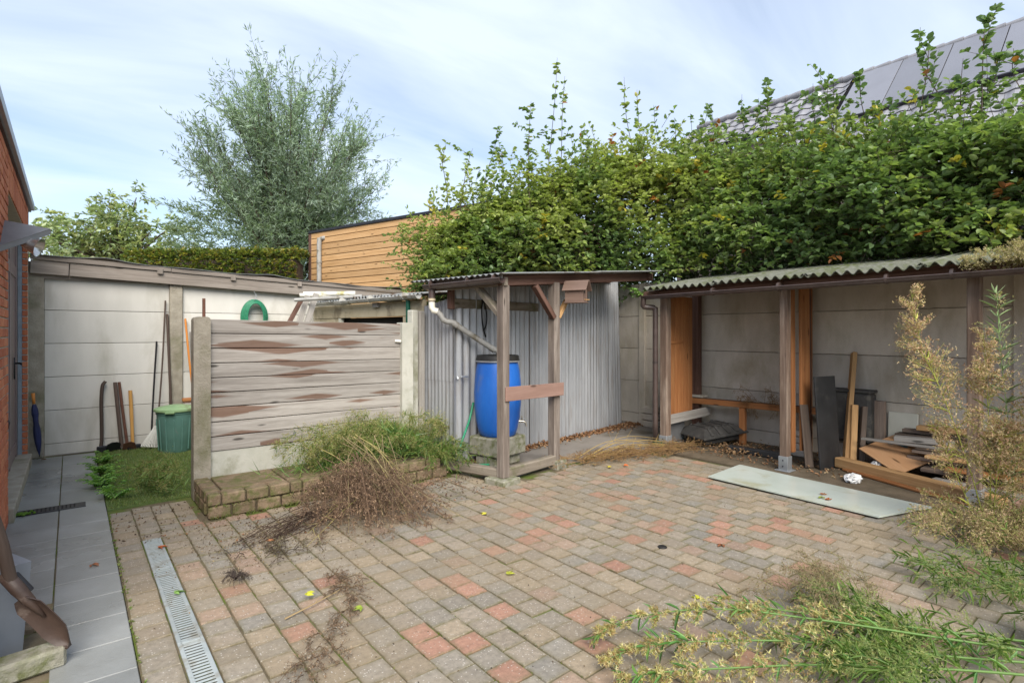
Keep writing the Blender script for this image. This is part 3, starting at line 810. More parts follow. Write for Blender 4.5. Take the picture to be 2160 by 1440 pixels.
# ================================================================== LOW SHED BEHIND THE FENCE
sh = thing('low_shed', 'low cream shed with tin roof and grey gutter behind the board fence', 'shed', (3.1, 7, 0))
def vline(t, off=0.0):                       # along the shed front; t metres from its near corner; off to the right of it
    p = np.array([3.13, 5.62, 0]) + V7 * t; return p + np.array([.992, .126, 0]) * off
W0, W1 = vline(.0, .06), vline(2.68, .06)
def wallseg(t0, t1, z0, z1, th, off, mat, name, par):
    p0, p1 = vline(t0, off), vline(t1, off)
    MB().beam(p0 + np.array([0, 0, (z0 + z1) / 2]), p1 + np.array([0, 0, (z0 + z1) / 2]), th, z1 - z0, bev=.003).build(name, mat, par)
wallseg(0.0, 2.7, 1.62, 1.80, .05, .05, 'cream_wall', 'beam', sh)
wallseg(0.0, .42, 0, 1.617, .05, .06, 'cream_wall', 'wall', sh)
wallseg(1.95, 2.7, 0, 1.617, .05, .06, 'cream_wall', 'wall', sh)
wallseg(.425, 1.945, 0, 1.25, .05, .06, 'cream_wall', 'wall', sh)
wallseg(.425, 1.945, 1.255, 1.617, .02, .12, 'hole_shade', 'window', sh)  # sheet in the opening, interior shade put into its colour
wallseg(1.90, 1.945, 1.255, 1.615, .06, .05, 'pale_post', 'window_post', sh)
wallseg(.9, 1.02, 1.74, 1.80, .05, .01, 'grey_board', 'rafter_end', sh)
def corr_surface(o, a, la, b, lb, n, pitch, amp, per=6, jag=None):
    k = int(la / pitch * per) + 1
    G = []
    for i in range(k):
        s = la * i / (k - 1)
        base_ = o + a * s + n * (amp * math.sin(2 * math.pi * s / pitch))
        e = jag(s) if jag else 0
        G.append([base_ + b * e, base_ + b * (lb * .5), base_ + b * lb])
    return np.array(G)
rn = nrm(np.array([.99, .126, .10])); nn = nrm(np.cross(V7, rn)); nn = nn if nn[2] > 0 else -nn
for t0, l, dz, mt, jg, am in ((.0, .95, .0, 'old_tin', 0, .011), (.9, .75, .012, 'old_tin', .05, .026), (1.55, 1.15, .004, 'roof_felt', .06, .011)):
    G = corr_surface(vline(t0 - .05, -.02 + jg) + np.array([0, 0, 1.862 + dz]), V7, l, rn, 1.5, nn, .076, am)
    MB().sheet(G, nn * .004).build('roof_sheet', mt, sh, 50)
gp0, gp1 = vline(-.02, -.055) + np.array([0, 0, 1.845]), vline(2.62, -.055) + np.array([0, 0, 1.838])
gt = MB().gutter(gp0, gp1, .042).build('gutter', 'gutter_grey', sh, 50)
for t in (.25, 1.0, 1.7):
    p = vline(t, -.055) + np.array([0, 0, 1.842]); m = MB(); m.lathe([(.046, -.01), (.048, 0), (.046, .01)], p, 20, np.stack([[0, 0, 1], [.992, .126, 0], [-.126, .992, 0]], 1)); m.build('bracket', 'gutter_grey', gt, 50)
p = vline(.22, -.03); MB().tube([p + np.array([0, 0, 1.80]), p + np.array([0, 0, .05])], .026, 14).build('downpipe', 'green_pipe', sh, 50)
MB().box((2.955, 5.50, .835), (.085, .09, 1.67), R10, .008).build('post', 'pale_post', sh)
MB().box((3.045, 5.485, .83), (.075, .07, 1.66), R10, .008).build('post', 'grey_board', sh)

# ================================================================== CORRUGATED SHELTER
st = thing('corrugated_shelter', 'corrugated iron lean to on weathered timber posts with the rain barrel', 'shelter', (3.9, 4.8, 0))
C0 = np.array([3.19, 5.02, 0]); C1 = np.array([6.80, 5.66, 0]); CA = np.array([3.12, 5.52, 0])
def corr_wall(p0, p1, z0, z1, z1b, pitch, amp, name='metal_sheet', lift=0.0, slant=0.0):
    d = p1 - p0; L = np.linalg.norm(d); d = d / L; n = np.array([d[1], -d[0], 0])
    k = int(L / pitch * 8) + 1; G = []
    for i in range(k):
        s = L * i / (k - 1); w_ = (p0[0] + d[0] * s); q = p0 + d * s + n * (amp * (1 + .18 * math.sin(w_ * 7.3)) * math.cos(2 * math.pi * (s + .008 * math.sin(w_ * 5.1)) / pitch) + lift + .006 * math.sin(w_ * 3.7))
        zt_ = z1 + (z1b - z1) * i / (k - 1)
        sl_ = d * (slant * i / (k - 1)); G.append([q + np.array([0, 0, z0]), q - sl_ * .5 + np.array([0, 0, (z0 + zt_) / 2]), q - sl_ + np.array([0, 0, zt_])])
    MB().sheet(G, n * -.003).build(name, 'corrugated_metal', st, 60)
corr_wall(CA, C0 + V10 * .02, .03, .93, .93, .062, .012)
corr_wall(CA, C0 + V10 * .02, .90, 1.72, 1.80, .062, .012, lift=.004)
dB = nrm(C1 - C0); LB = np.linalg.norm(C1 - C0)
cuts = [(-.03, .42, .105, .022), (.40, 1.25, .080, .020), (1.23, 2.05, .074, .019), (2.03, 2.85, .074, .019), (2.83, 3.44, .074, .019)]
for q, (s0, s1, pt, am) in enumerate(cuts):
    corr_wall(C0 + dB * s0, C0 + dB * s1, .03, 1.93 + .075 * max(0, s0), 1.93 + .075 * s1, pt, am, lift=.006 * (q % 2) + (.012 if q == 0 else 0), slant=.11 if q == 4 else 0)
p = C0 + dB * .08 + np.array([dB[1], -dB[0], 0]) * .035
m = MB(); m.box(p + np.array([.02, -.02, .955]), (.11, .02, .022), R10, .004); m.tube([p + np.array([-.06, 0, .955]), p + np.array([-.06, -.012, .93])], .012, 8); m.build('latch', 'zinc', st)
P1 = np.array([3.215, 4.20, 0]); P2 = np.array([4.02, 4.365, 0])
def post(p, z0, z1, w, name='post', mat='post_wood', par=st, R=R10):
    return MB().box(p + np.array([0, 0, (z0 + z1) / 2]), (w, w, z1 - z0), R, .008).build(name, mat, par)
post(P1, .05, 1.875, .092, mat='grey_post'); post(P2, .07, 1.955, .096, mat='grey_post')
MB().box(P1 + np.array([.0, .01, .01]), (.24, .26, .085), R10, .01).build('pad', 'mossy_concrete', st)
MB().box(P2 + np.array([.03, .0, .025]), (.17, .17, .11), R10, .01).build('pad', 'mossy_concrete', st)
def zr(s): return 1.965 + .086 * s             # roof underside height, s metres to the right of the gutter
RB = P1 + U10 * -.14 + V10 * -.12
rr_ = nrm(np.array([U10[0], U10[1], .086])); rnm = nrm(np.cross(rr_, V10)); rnm = rnm if rnm[2] > 0 else -rnm
for s0, ln, t0, tl in ((0, 1.66, 0, 1.35), (1.6, 1.55, 0, 1.6)):
    o = RB + U10 * s0 + V10 * t0 + np.array([0, 0, zr(s0) + (.006 if s0 else 0)])
    MB().sheet(corr_surface(o, V10, tl, rr_, ln, rnm, .076, .009), rnm * .004).build('roof_sheet', 'old_tin', st, 50)
# timbers carrying the roof
def ub(s, t, z): return P1 + U10 * s + V10 * t + np.array([0, 0, z])
MB().beam(ub(-.05, 0, zr(.0) - .052), ub(3.05, .06, zr(3.1) - .052), .055, .10).build('beam', 'dark_wood', st)
MB().beam(ub(-.02, -.06, 1.905), ub(-.02, 1.05, 1.905), .05, .085).build('beam', 'sill_wood', st)
MB().beam(ub(.9, .80, zr(1) - .05), ub(3.2, .80, zr(3.3) - .05), .05, .09).build('beam', 'dark_wood', st)
MB().beam(ub(1.45, .0, zr(1.5) - .04), ub(1.45, .85, zr(1.5) - .04), .05, .08).build('rafter', 'dark_wood', st)
MB().beam(ub(2.9, .0, zr(3) - .04), ub(2.9, 1.2, zr(3) - .04), .05, .08).build('rafter', 'dark_wood', st)
MB().beam(ub(-.0, .04, 1.60), ub(-.0, .34, 1.875), .05, .075, up=(1, 0, 0)).build('brace', 'sill_wood', st)
MB().beam(ub(.78, .0, 1.58), ub(.47, .0, 1.90), .05, .07, up=(0, 1, 0)).build('brace', 'dark_wood', st)
MB().beam(ub(.86, .0, 1.58), ub(1.02, .0, 1.78), .04, .055, up=(0, 1, 0)).build('brace', 'pale_wood', st)
MB().beam(ub(.05, .80, 1.735), ub(1.5, .80, 1.735), .045, .10).build('rail', 'sill_wood', st)
MB().box(ub(.06, .80, 1.80), (.06, .06, .26), R10).build('hanger', 'dark_wood', st)
MB().beam(ub(.05, 0, .085), ub(.80, .005, .085), .07, .10, bev=.01).build('sill_beam', 'sill_wood', st)
MB().beam(ub(0, .05, .085), ub(-.10, .78, .085), .08, .09, bev=.012).build('sill_beam', 'sill_wood', st)
MB().beam(ub(-.03, -.058, .845), ub(.875, -.062, .83), .016, .135, bev=.003).build('cross_board', 'brown_board', st)
# gutter, downpipe to the barrel
ga, gb = ub(-.12, -.10, 1.925), ub(-.10, 1.02, 1.915)
gt = MB().gutter(ga, gb, .045).build('gutter', 'gutter_brown', st, 50)
MB().beam(ub(-.065, -.05, 1.945), ub(-.045, 1.0, 1.945), .02, .07).build('fascia_board', 'grey_board', st)
for t in (.0, .35, .9):
    q = ub(-.112, t, 1.922); m = MB(); m.lathe([(.049, -.009), (.051, 0), (.049, .009)], q, 18, np.stack([[0, 0, 1], U10, V10], 1)); m.build('bracket', 'gutter_brown', gt, 50)
q = ub(-.09, .93, 0)
MB().tube([q + np.array([0, 0, 1.90]), q + np.array([0, 0, 1.745])], .036, 14).build('outlet', 'gutter_brown', st, 50)
pts = [q + np.array([0, 0, z]) for z in (1.755, 1.69)] + [q + np.array([.012, -.012, 1.655]), q + np.array([.05, -.035, 1.645])]
dp_ = MB().tube(pts, .034, 14).build('downpipe', 'pvc_white', st, 60)
b0 = q + np.array([.045, -.03, 1.643])
path_ = [b0, b0 + np.array([.03, -.02, -.035]), b0 + np.array([.05, -.035, -.085]), b0 + np.array([.09, -.06, -.105]), b0 + np.array([.13, -.085, -.11])]
ptop = np.array([3.56, 4.80, 1.235]); b1 = path_[-1]
path_ += [b1 + (ptop - b1) * f for f in (.12, .5, .9)] + [ptop + np.array([.03, -.012, -.01]), ptop + np.array([.05, -.02, -.06])]
MB().tube(path_, .030, 14).build('pipe_bend', 'pvc_grey', dp_, 60)
m = MB(); dv = nrm(ptop - b1)
m.tube([b1 + dv * .01, b1 + dv * .07], .0345, 14); m.tube([ptop - dv * .06, ptop], .0345, 14); m.build('pipe_socket', 'pvc_grey', dp_, 60)
MB().tube([q + np.array([0, 0, 1.78]), q + np.array([0, 0, 1.755])], .038, 14).build('pipe_collar', 'cream_wall', dp_, 50)
# ================================================================== THINGS AROUND THE SHELTER
BC = np.array([3.60, 4.80])
def conc_block(x, y, z0, z1, w, d, rot, label):
    o = MB().box((x, y, (z0 + z1) / 2), (w, d, z1 - z0), rotz(rad(rot)), .014).build('concrete_block', 'mossy_concrete')
    return tag(o, label, 'block', 'blocks under the rain barrel')
conc_block(BC[0], BC[1], .13, .325, .46, .42, 12, 'wide mossy concrete block directly under the blue barrel')
conc_block(BC[0] - .10, BC[1] - .03, .022, .129, .20, .30, 10, 'pale narrow concrete block below the wide block, beside the sill beam')
conc_block(BC[0] + .12, BC[1] + .02, .022, .129, .16, .30, 10, 'dark narrow concrete block below the wide block, near the cross board')
br = thing('rain_barrel', 'tall blue plastic barrel with black lid standing on concrete blocks', 'barrel', (BC[0], BC[1], .325))
prof = [(.02, 0), (.175, 0), (.195, .012), (.215, .08), (.238, .2), (.25, .33), (.254, .45), (.248, .58), (.236, .69), (.222, .765), (.216, .785), (.216, .80), (.05, .80)]
MB().lathe(prof, (BC[0], BC[1], .325), 56).build('body', 'barrel_blue', br, 50)
MB().lathe([(.05, .80), (.226, .80), (.228, .79), (.236, .79), (.238, .80), (.232, .815), (.228, .85), (.220, .858), (.205, .852), (.19, .846), (.02, .846)], (BC[0], BC[1], .325), 56).build('lid', 'barrel_black', br, 40)
MB().lathe([(.229, .786), (.2385, .788), (.2385, .803), (.229, .805)], (BC[0], BC[1], .325), 56).build('clamp_ring', 'zinc', br, 40)
td = np.array([.80, -.60, 0]); tp = np.array([BC[0], BC[1], .47]) + td * .225
m = MB(); m.tube([tp - td * .02, tp + td * .05], .012, 10); m.tube([tp + td * .045, tp + td * .075 + np.array([0, 0, -.01]), tp + td * .085 + np.array([0, 0, -.055])], [.012, .012, .010], 10)
m.tube([tp + td * .035, tp + td * .035 + np.array([0, 0, .05])], .008, 8); m.tube([tp + td * .035 + np.array([-.025, -.03, .052]), tp + td * .035 + np.array([.025, .03, .052])], .007, 8)
m.build('tap', 'brass', br, 50)

def smooth(pts, n=8):
    P = np.asarray(pts, float); out = []
    Q = np.vstack([2 * P[0] - P[1], P, 2 * P[-1] - P[-2]])
    for i in range(1, len(Q) - 2):
        for k in range(n):
            t = k / n; a, b, c, d = Q[i - 1], Q[i], Q[i + 1], Q[i + 2]
            out.append(.5 * ((2 * b) + (c - a) * t + (2 * a - 5 * b + 4 * c - d) * t * t + (3 * b - a - 3 * c + d) * t ** 3))
    out.append(P[-1]); return np.array(out)
o = MB().tube(smooth([(3.44, 5.03, .66), (3.36, 4.98, .50), (3.24, 4.90, .36), (3.14, 4.85, .22), (3.09, 4.82, .08), (3.12, 4.78, .045), (3.28, 4.72, .06), (3.42, 4.70, .05)]), .0125, 10).build('garden_hose', 'hose_green', smooth=True)
tag(o, 'green hose curving from behind the blue barrel to the ground', 'hose')
o = MB().tube(smooth([ub(.50, .765, 1.80), ub(.475, .755, 1.66), ub(.485, .75, 1.50), ub(.53, .75, 1.375)]), .0085, 8)
o.tube(smooth([ub(.50, .765, 1.80), ub(.545, .755, 1.66), ub(.54, .75, 1.52), ub(.505, .75, 1.45)]), .0085, 8)
tag(o.build('cable', 'cable_black', smooth=True), 'black cable loop hanging over the rail against the corrugated iron', 'cable')

# bird house on the second post
bh_ = thing('bird_house', 'small brown wooden bird house with pitched roof on the shelter post', 'bird house', (4.22, 4.23, 1.73))
RBH = rotz(rad(-66)); bc = np.array([4.185, 4.20, 1.735])
def bl(x, y, z): return bc + RBH @ np.array([x, y, z])
def bx_(c, s, name, mat='bird_brown', tilt=None):
    R = RBH if tilt is None else RBH @ tilt
    return MB().box(bl(*c), s, R, .002).build(name, mat, bh_)
L_ = .20
bx_((0, 0, .005), (L_ + .02, .15, .01), 'floor'); bx_((0, -.062, .075), (L_, .01, .13), 'side'); bx_((0, .062, .075), (L_, .01, .13), 'side')
for x, nm in ((-.095, 'back'), (.095, 'front')):
    P = [bl(x, -.056, .01), bl(x, .056, .01), bl(x, .056, .14), bl(x, 0, .215), bl(x, -.056, .14)]
    MB().prism(P, RBH @ np.array([.01 if x < 0 else -.01, 0, 0])).build(nm, 'bird_brown', bh_)
MB().lathe([(.001, 0), (.016, 0), (.016, .002), (.001, .002)], bl(.0955, 0, .115), 16, RBH @ np.array([[0, 0, 1], [1, 0, 0], [0, 1, 0]]).astype(float)).build('entrance', 'hole_shade', bh_)  # disc on the front, the hole's shade put into its colour
MB().tube([bl(.09, 0, .035), bl(.15, 0, .03)], .005, 6).build('perch', 'pale_wood', bh_)
a_ = math.atan2(.10, .075)
for sgn in (-1, 1):
    T = np.array([[1, 0, 0], [0, math.cos(sgn * -.93), -math.sin(sgn * -.93)], [0, math.sin(sgn * -.93), math.cos(sgn * -.93)]])
    bx_((.01, sgn * .052, .182), (L_ + .07, .135, .008), 'roof_board', 'bird_brown', T)

# ================================================================== LEAN-TO ON THE RIGHT
sw = thing('panel_wall', 'grey concrete panel wall at the back of the open timber lean to', 'wall', (6.95, 2.5, 0))
spans = [(-1.0, 1.06), (1.18, 2.98), (3.10, 5.42), (5.54, 6.1)]
MB().box((6.965, 2.5, 1.08), (.03, 7.2, 2.16), bev=0).build('light_stop', 'shed_concrete', sw)  # added sheet behind the panels, blocks light through their joints
for y0, y1 in spans:
    zb = .0
    for k in range(5):
        h = .175 if k == 0 else .499
        MB().box((6.925, (y0 + y1) / 2, zb + h / 2), (.05, y1 - y0 + .02, h - .006), bev=.004).build('panel', 'shed_concrete', sw); zb += h
for y in (1.12, 3.04, 5.48):
    MB().box((6.925, y, 1.09), (.11, .12, 2.18), bev=.01).build('post', 'shed_concrete', sw)

lt = thing('timber_lean_to', 'open timber lean to with mossy fibre cement roof and brown gutter', 'lean-to', (6.3, 2.7, 0))
for x, y, z1, w in ((5.745, 4.215, 1.86, .098), (5.75, 2.75, 1.90, .082), (5.76, 1.22, 1.90, .09)):
    MB().box((x, y, (.13 + z1) / 2), (w, w, z1 - .13), None, .007).build('post', 'post_wood', lt)
    f = MB().box((x, y, .085), (w + .014, w + .014, .15), None, .003).build('post_shoe', 'zinc', lt)
    MB().box((x, y, .016), (.15, .15, .008), None, .002).build('base_plate', 'zinc', f)
    m = MB()
    for z in (.06, .12): m.lathe([(.001, 0), (.007, 0), (.007, .004), (.001, .004)], (x - w / 2 - .008, y, z), 8, np.array([[0, 0, -1.], [0, 1, 0], [1, 0, 0]])); 
    m.build('bolt', 'dark_metal', f)
MB().beam((5.74, 4.55, 1.895), (5.76, -1.0, 1.935), .06, .09).build('beam', 'dark_wood', lt)
MB().beam((6.80, 4.6, 2.09), (6.80, -1.0, 2.11), .06, .09).build('beam', 'dark_wood', lt)
for y in (4.25, 2.72, 1.2, -.3): MB().beam((5.66, y + .06, 1.905), (6.88, y + .06, 2.105), .05, .07).build('rafter', 'dark_wood', lt)
rr2 = nrm(np.array([1.0, 0, .16])); n2 = nrm(np.cross(rr2, np.array([0, 1.0, 0]))); n2 = n2 if n2[2] > 0 else -n2
for k, (y0, ln) in enumerate(((4.40, 1.02), (3.45, 1.02), (2.50, 1.02), (1.55, 1.02), (.60, 1.02), (-.35, .8))):
    o = np.array([5.53, y0, 1.955 + .006 * (4.4 - y0) + (.007 if k % 2 else 0)])
    MB().sheet(corr_surface(o, np.array([0, -1.0, 0]), ln, rr2, 1.52, n2, .0975, .020, 8), n2 * .007).build('roof_sheet', 'fibre_cement', lt, 50)
gt = MB().gutter((5.56, 4.42, 1.868), (5.56, -1.0, 1.915), .040).build('gutter', 'gutter_brown', lt, 50)
for y in (3.45, 2.72, 1.78, 1.32, .5):
    MB().lathe([(.0435, -.012), (.046, 0), (.0435, .012)], (5.56, y, 1.868 + .0087 * (4.42 - y)), 18, np.array([[1., 0, 0], [0, 0, 1.], [0, -1., 0]])).build('bracket', 'gutter_brown', gt, 50)
dpp = MB().tube(smooth([(5.56, 4.40, 1.86), (5.56, 4.41, 1.79), (5.575, 4.41, 1.745), (5.63, 4.36, 1.735), (5.672, 4.325, 1.725), (5.68, 4.318, 1.68), (5.68, 4.318, 1.2), (5.68, 4.318, .07)], 5), .033, 14).build('downpipe', 'gutter_brown', lt, True)
MB().tube(smooth([(5.68, 4.318, .085), (5.685, 4.30, .055), (5.70, 4.22, .046), (5.73, 4.10, .046)], 4), .037, 14).build('shoe', 'green_pipe', dpp, True)
MB().lathe([(.034, 0), (.036, 0), (.036, .01), (.034, .01)], (5.68, 4.318, 1.05), 14).build('clip', 'dark_metal', dpp)
# boarded partition by the first post
for k in range(6):
    x = 5.82 + .092 * k
    MB().box((x + .045, 4.262 + random.uniform(-.003, .003), 1.13), (.087, .02, 1.50), None, .004).build('partition_board', 'orange_wood', lt)
MB().beam((5.79, 4.205, .345), (6.72, 4.225, .375), .025, .115).build('kick_board', 'grey_board', lt)
MB().box((6.06, 4.30, .185), (.42, .012, .30), rotz(.05), .002).build('metal_sheet', 'hood_metal', lt)
MB().box((6.0, 4.246, 1.30), (.30, .014, .03), None, .003).build('partition_batten', 'orange_wood', lt)
for y in (4.47, 3.0): MB().box((6.80, y, 1.06), (.09, .10, 2.10), None, .006).build('rear_post', 'dark_wood' if y > 4 else 'orange_wood', lt)
MB().beam((6.58, 4.50, .505), (6.60, 2.75, .535), .035, .07).build('bench_rail', 'orange_wood', lt)
for y in (3.69, ): MB().box((6.61, y, .245), (.06, .075, .47), None, .005).build('bench_leg', 'orange_wood', lt)
MB().beam((6.72, 4.50, .505), (6.74, 2.75, .535), .05, .06).build('bench_rail', 'dark_wood', lt)

def plank(name, p0, p1, w, h, mat, label, up=(0, 0, 1), cat='plank', group=None, bev=.004):
    o = MB().beam(p0, p1, w, h, up, bev).build(name, mat)
    return tag(o, label, cat, group)
# tall planks leaning on the roof beam behind the middle post
for k, (x, y, w, t, mt, lab) in enumerate(((6.0, 2.79, .075, .05, 'orange_wood', 'tall narrow orange plank upright behind the middle post, edge to the yard'),
                                           (6.20, 2.745, .20, .03, 'orange_wood', 'wide tall orange plank upright behind the middle post'),
                                           (6.40, 2.80, .12, .03, 'dark_wood', 'tall red brown plank upright between orange planks and panel wall'))):
    plank('tall_plank', (x - .06, y - .02, .17), (x + .05, y + .04, 1.93), w, t, mt, lab, up=(0, 1, 0))
o = MB().tube([(6.66, 2.93, .40), (6.68, 2.95, 1.75)], .018, 10).build('white_pole', 'pvc_white'); tag(o, 'thin white pole standing upright behind the black board', 'pole')
bb = MB().box((6.205, 2.53, .49), (.345, .018, .95), rotz(-.17) @ np.array([[1, 0, 0], [0, math.cos(-.07), -math.sin(-.07)], [0, math.sin(-.07), math.cos(-.07)]]), .002)
tag(bb.build('board', 'black_board'), 'black faced board standing on edge beside the leaning pale beams', 'board')
o = plank('board', (6.03, 2.63, .02), (6.10, 2.72, .66), .10, .014, 'old_plank', 'thin grey board leaning just behind the black faced board', up=(.5, 1, 0), cat='board')
plank('leaning_beam', (6.43, 2.44, .03), (6.82, 2.50, 1.20), .085, .045, 'pale_wood', 'long pale beam leaning high against the concrete panel wall', up=(.6, -.7, .1), cat='beam')
plank('leaning_beam', (6.445, 2.385, .02), (6.60, 2.42, .645), .09, .06, 'pale_wood', 'short thick honey coloured beam leaning beside the long pale beam', up=(.6, -.7, .1), cat='beam')
plank('leaning_beam', (6.52, 2.33, .02), (6.68, 2.35, .63), .075, .05, 'old_plank', 'short dark bark edged beam leaning beside the honey coloured beam', up=(.6, -.7, .1), cat='beam')
bx = thing('dark_crate', 'dark rounded crate behind the leaning beams against the panel wall', 'crate', (6.75, 2.52, .3))
m = MB(); m.box((6.77, 2.50, .50), (.2, .42, .55), None, .03); m.build('body', 'rubber_black', bx)
m = MB(); m.box((6.77, 2.50, .785), (.21, .43, .03), None, .01); m.build('lid', 'rubber_black', bx)
o = MB().box((6.82, 2.28, .35), (.06, .17, .68), None, .006).build('stump_board', 'old_plank'); tag(o, 'wide short weathered board upright against the wall beside the cream panel', 'board')
o = MB().box((6.865, 2.05, .40), (.02, .27, .36), np.array([[math.cos(.06), 0, math.sin(.06)], [0, 1, 0], [-math.sin(.06), 0, math.cos(.06)]]), .012).build('cream_panel', 'cream_panel'); tag(o, 'small cream panel leaning on the concrete panel wall above the planks', 'panel')
# pile of loose planks
GP = 'loose planks in the pile'
pile = [((6.70, 2.05, .38), (6.62, .55, .40), .14, .03, 'old_plank', 'thin grey plank at the back of the pile, reaching towards the cream panel'),
        ((6.72, 2.0, .425), (6.70, .5, .455), .10, .035, 'old_plank', 'dark plank lying on the back row of the pile'),
        ((6.66, 1.86, .475), (6.66, .3, .50), .11, .045, 'pale_wood', 'tan plank on the very top of the pile'),
        ((6.52, 2.02, .36), (6.60, 1.55, .37), .11, .05, 'grey_board', 'short pale grey offcut on the pile'),
        ((6.42, 2.28, .33), (6.45, .5, .335), .06, .022, 'grey_board', 'long thin grey batten sticking out of the pile past the leaning beams'),
        ((6.50, 1.85, .27), (6.52, .2, .27), .13, .03, 'old_plank', 'brown plank in the middle layer of the pile'),
        ((6.38, 1.72, .25), (6.42, .2, .255), .09, .028, 'pale_wood', 'narrow tan batten along the front of the middle layer'),
        ((6.55, 1.9, .20), (6.55, .1, .20), .16, .035, 'old_plank', 'wide brown plank under the tan batten'),
        ((6.33, 1.55, .17), (6.36, .15, .17), .10, .03, 'orange_wood', 'orange batten low in the pile'),
        ((6.42, 1.75, .125), (6.42, .1, .125), .18, .035, 'old_plank', 'wide dark plank near the bottom of the pile'),
        ((6.66, 1.8, .10), (6.66, .1, .10), .2, .10, 'old_plank', 'broad timber at the back underside of the pile'),
        ((6.66, 1.85, .30), (6.66, .2, .30), .2, .10, 'old_plank', 'second broad timber at the back of the pile'),
        ((6.20, 1.62, .075), (6.02, .25, .075), .12, .035, 'grey_board', 'grey plank on the floor in front of the pile'),
        ((6.35, 1.5, .05), (6.30, .1, .05), .25, .06, 'dark_wood', 'dark timber on the floor under the pile'),
        ((5.95, 1.05, .05), (5.90, -.3, .05), .16, .06, 'brown_board', 'red brown board on the floor below the tall weed')]
for p0, p1, w, h, mt, lb in pile: plank('plank', p0, p1, w, h, mt, lb, group=GP)
plank('floor_beam', (6.30, 2.46, .075), (5.83, 1.05, .06), .115, .10, 'pale_wood', 'heavy pale timber lying on the shed floor before the plywood sheet', cat='beam', bev=.008)
plank('plank', (6.20, 2.36, .028), (5.72, 1.22, .024), .07, .02, 'orange_wood', 'thin orange plank flat on the floor beside the heavy pale timber', group=GP)
# plywood sheet resting on the pile
c0, c1, c2, c3 = [np.array(p) for p in ((6.42, 2.31, .185), (6.80, 2.08, .33), (6.60, 1.70, .135), (6.24, 1.90, .03))]
c2 = c1 + c3 - c0
pn = nrm(np.cross(c1 - c0, c3 - c0)); pn = pn if pn[2] > 0 else -pn
pw = thing('plywood_sheet', 'square tan plywood sheet with a blue paint smear tilted on the planks', 'board', c3)
Q = [c0, c1, c2, c3]; off = pn * .012
m = MB(); m.beam((c0 + c3) / 2 + pn * .04, (c1 + c2) / 2 + pn * .04, np.linalg.norm(c3 - c0), .012, up=pn, bev=.001); m.build('sheet', 'plywood', pw)
e1, e2 = nrm(c1 - c0), nrm(c2 - c1); cc = c0 + (c1 - c0) * .72 + (c3 - c0) * .18 + pn * .0475
S = [(-.085, .0), (-.06, -.025), (-.02, -.02), (.015, .0), (.03, .05), (.05, .10), (.04, .14), (.01, .13), (-.01, .08), (-.03, .03), (-.06, .025)]
MB().prism([cc + e1 * a * .8 + e2 * b for a, b in S], pn * .0012).build('paint_smear', 'blue_paint', pw)
# crumpled bag, glass, black cover, blocks
def crumple(name, c, r, mat, label, cat, seed):
    rs = np.random.default_rng(seed); bm = bmesh.new(); bmesh.ops.create_icosphere(bm, subdivisions=3, radius=1)
    V = np.array([v.co[:] for v in bm.verts]); F = [tuple(v.index for v in f.verts) for f in bm.faces]; bm.free()
    k = rs.uniform(.55, 1.15, len(V)); V = V * k[:, None] * np.array(r) + np.array(c)
    V[:, 2] = np.maximum(V[:, 2], c[2] - r[2] * .55)
    return tag(MB().add(V, F).build(name, mat), label, cat)
crumple('plastic_bag', (5.80, 2.13, .045), (.10, .075, .055), 'plastic_bag', 'crumpled white plastic bag on the floor by the glass sheet', 'bag', 3)
crumple('plastic_bag', (6.33, 2.12, .09), (.06, .05, .05), 'plastic_bag', 'scrap of white plastic wedged under the plywood sheet', 'bag', 5)
m = MB().prism([(4.862, 3.07, .018), (4.83, 1.60, .014), (5.43, 1.42, .016), (5.545, 3.13, .02)], (0, 0, .012))
tag(m.build('glass_sheet', 'frosted_glass'), 'long pale green frosted glass sheet lying flat on the paving', 'glass')
cv = thing('plastic_cover', 'black ribbed plastic cover lying on a low frame under the bench', 'cover', (6.45, 4.05, .02))
RC = rotz(rad(-20)) @ np.array([[math.cos(.10), 0, -math.sin(.10)], [0, 1, 0], [math.sin(.10), 0, math.cos(.10)]])
cc = np.array([6.42, 4.02, .19])
def cl(x, y, z): return cc + RC @ np.array([x, y, z])
hx, hy = .33, .30; tx_, ty_ = .23, .17
V = [cl(x, y, z) for z, a, b in ((-.045, hx, hy), (-.03, hx, hy), (.055, tx_, ty_), (.055, tx_ - .02, ty_ - .02)) for x, y in ((-a, -b), (a, -b), (a, b), (-a, b))]
F = [(3, 2, 1, 0), (12, 13, 14, 15)]
for r in range(3):
    for k in range(4): F.append((r * 4 + k, r * 4 + (k + 1) % 4, r * 4 + 4 + (k + 1) % 4, r * 4 + 4 + k))
MB().add(V, F).build('shell', 'rubber_black', cv)
for k in range(4):
    x = -.19 + .125 * k
    for sy in (-1, 1):
        MB().beam(cl(x, sy * .285, -.012), cl(x * .85, sy * .165, .064), .035, .018, up=RC[:, 2], bev=.005).build('rib', 'rubber_black', cv)
for k in range(3): MB().box(cl(-.13 + .13 * k, 0, .06), (.085, .26, .018), RC, .006).build('rib', 'rubber_black', cv)
MB().box(cl(.02, .0, -.10), (.52, .44, .07), RC, .02).build('lower_frame', 'rubber_black', cv)
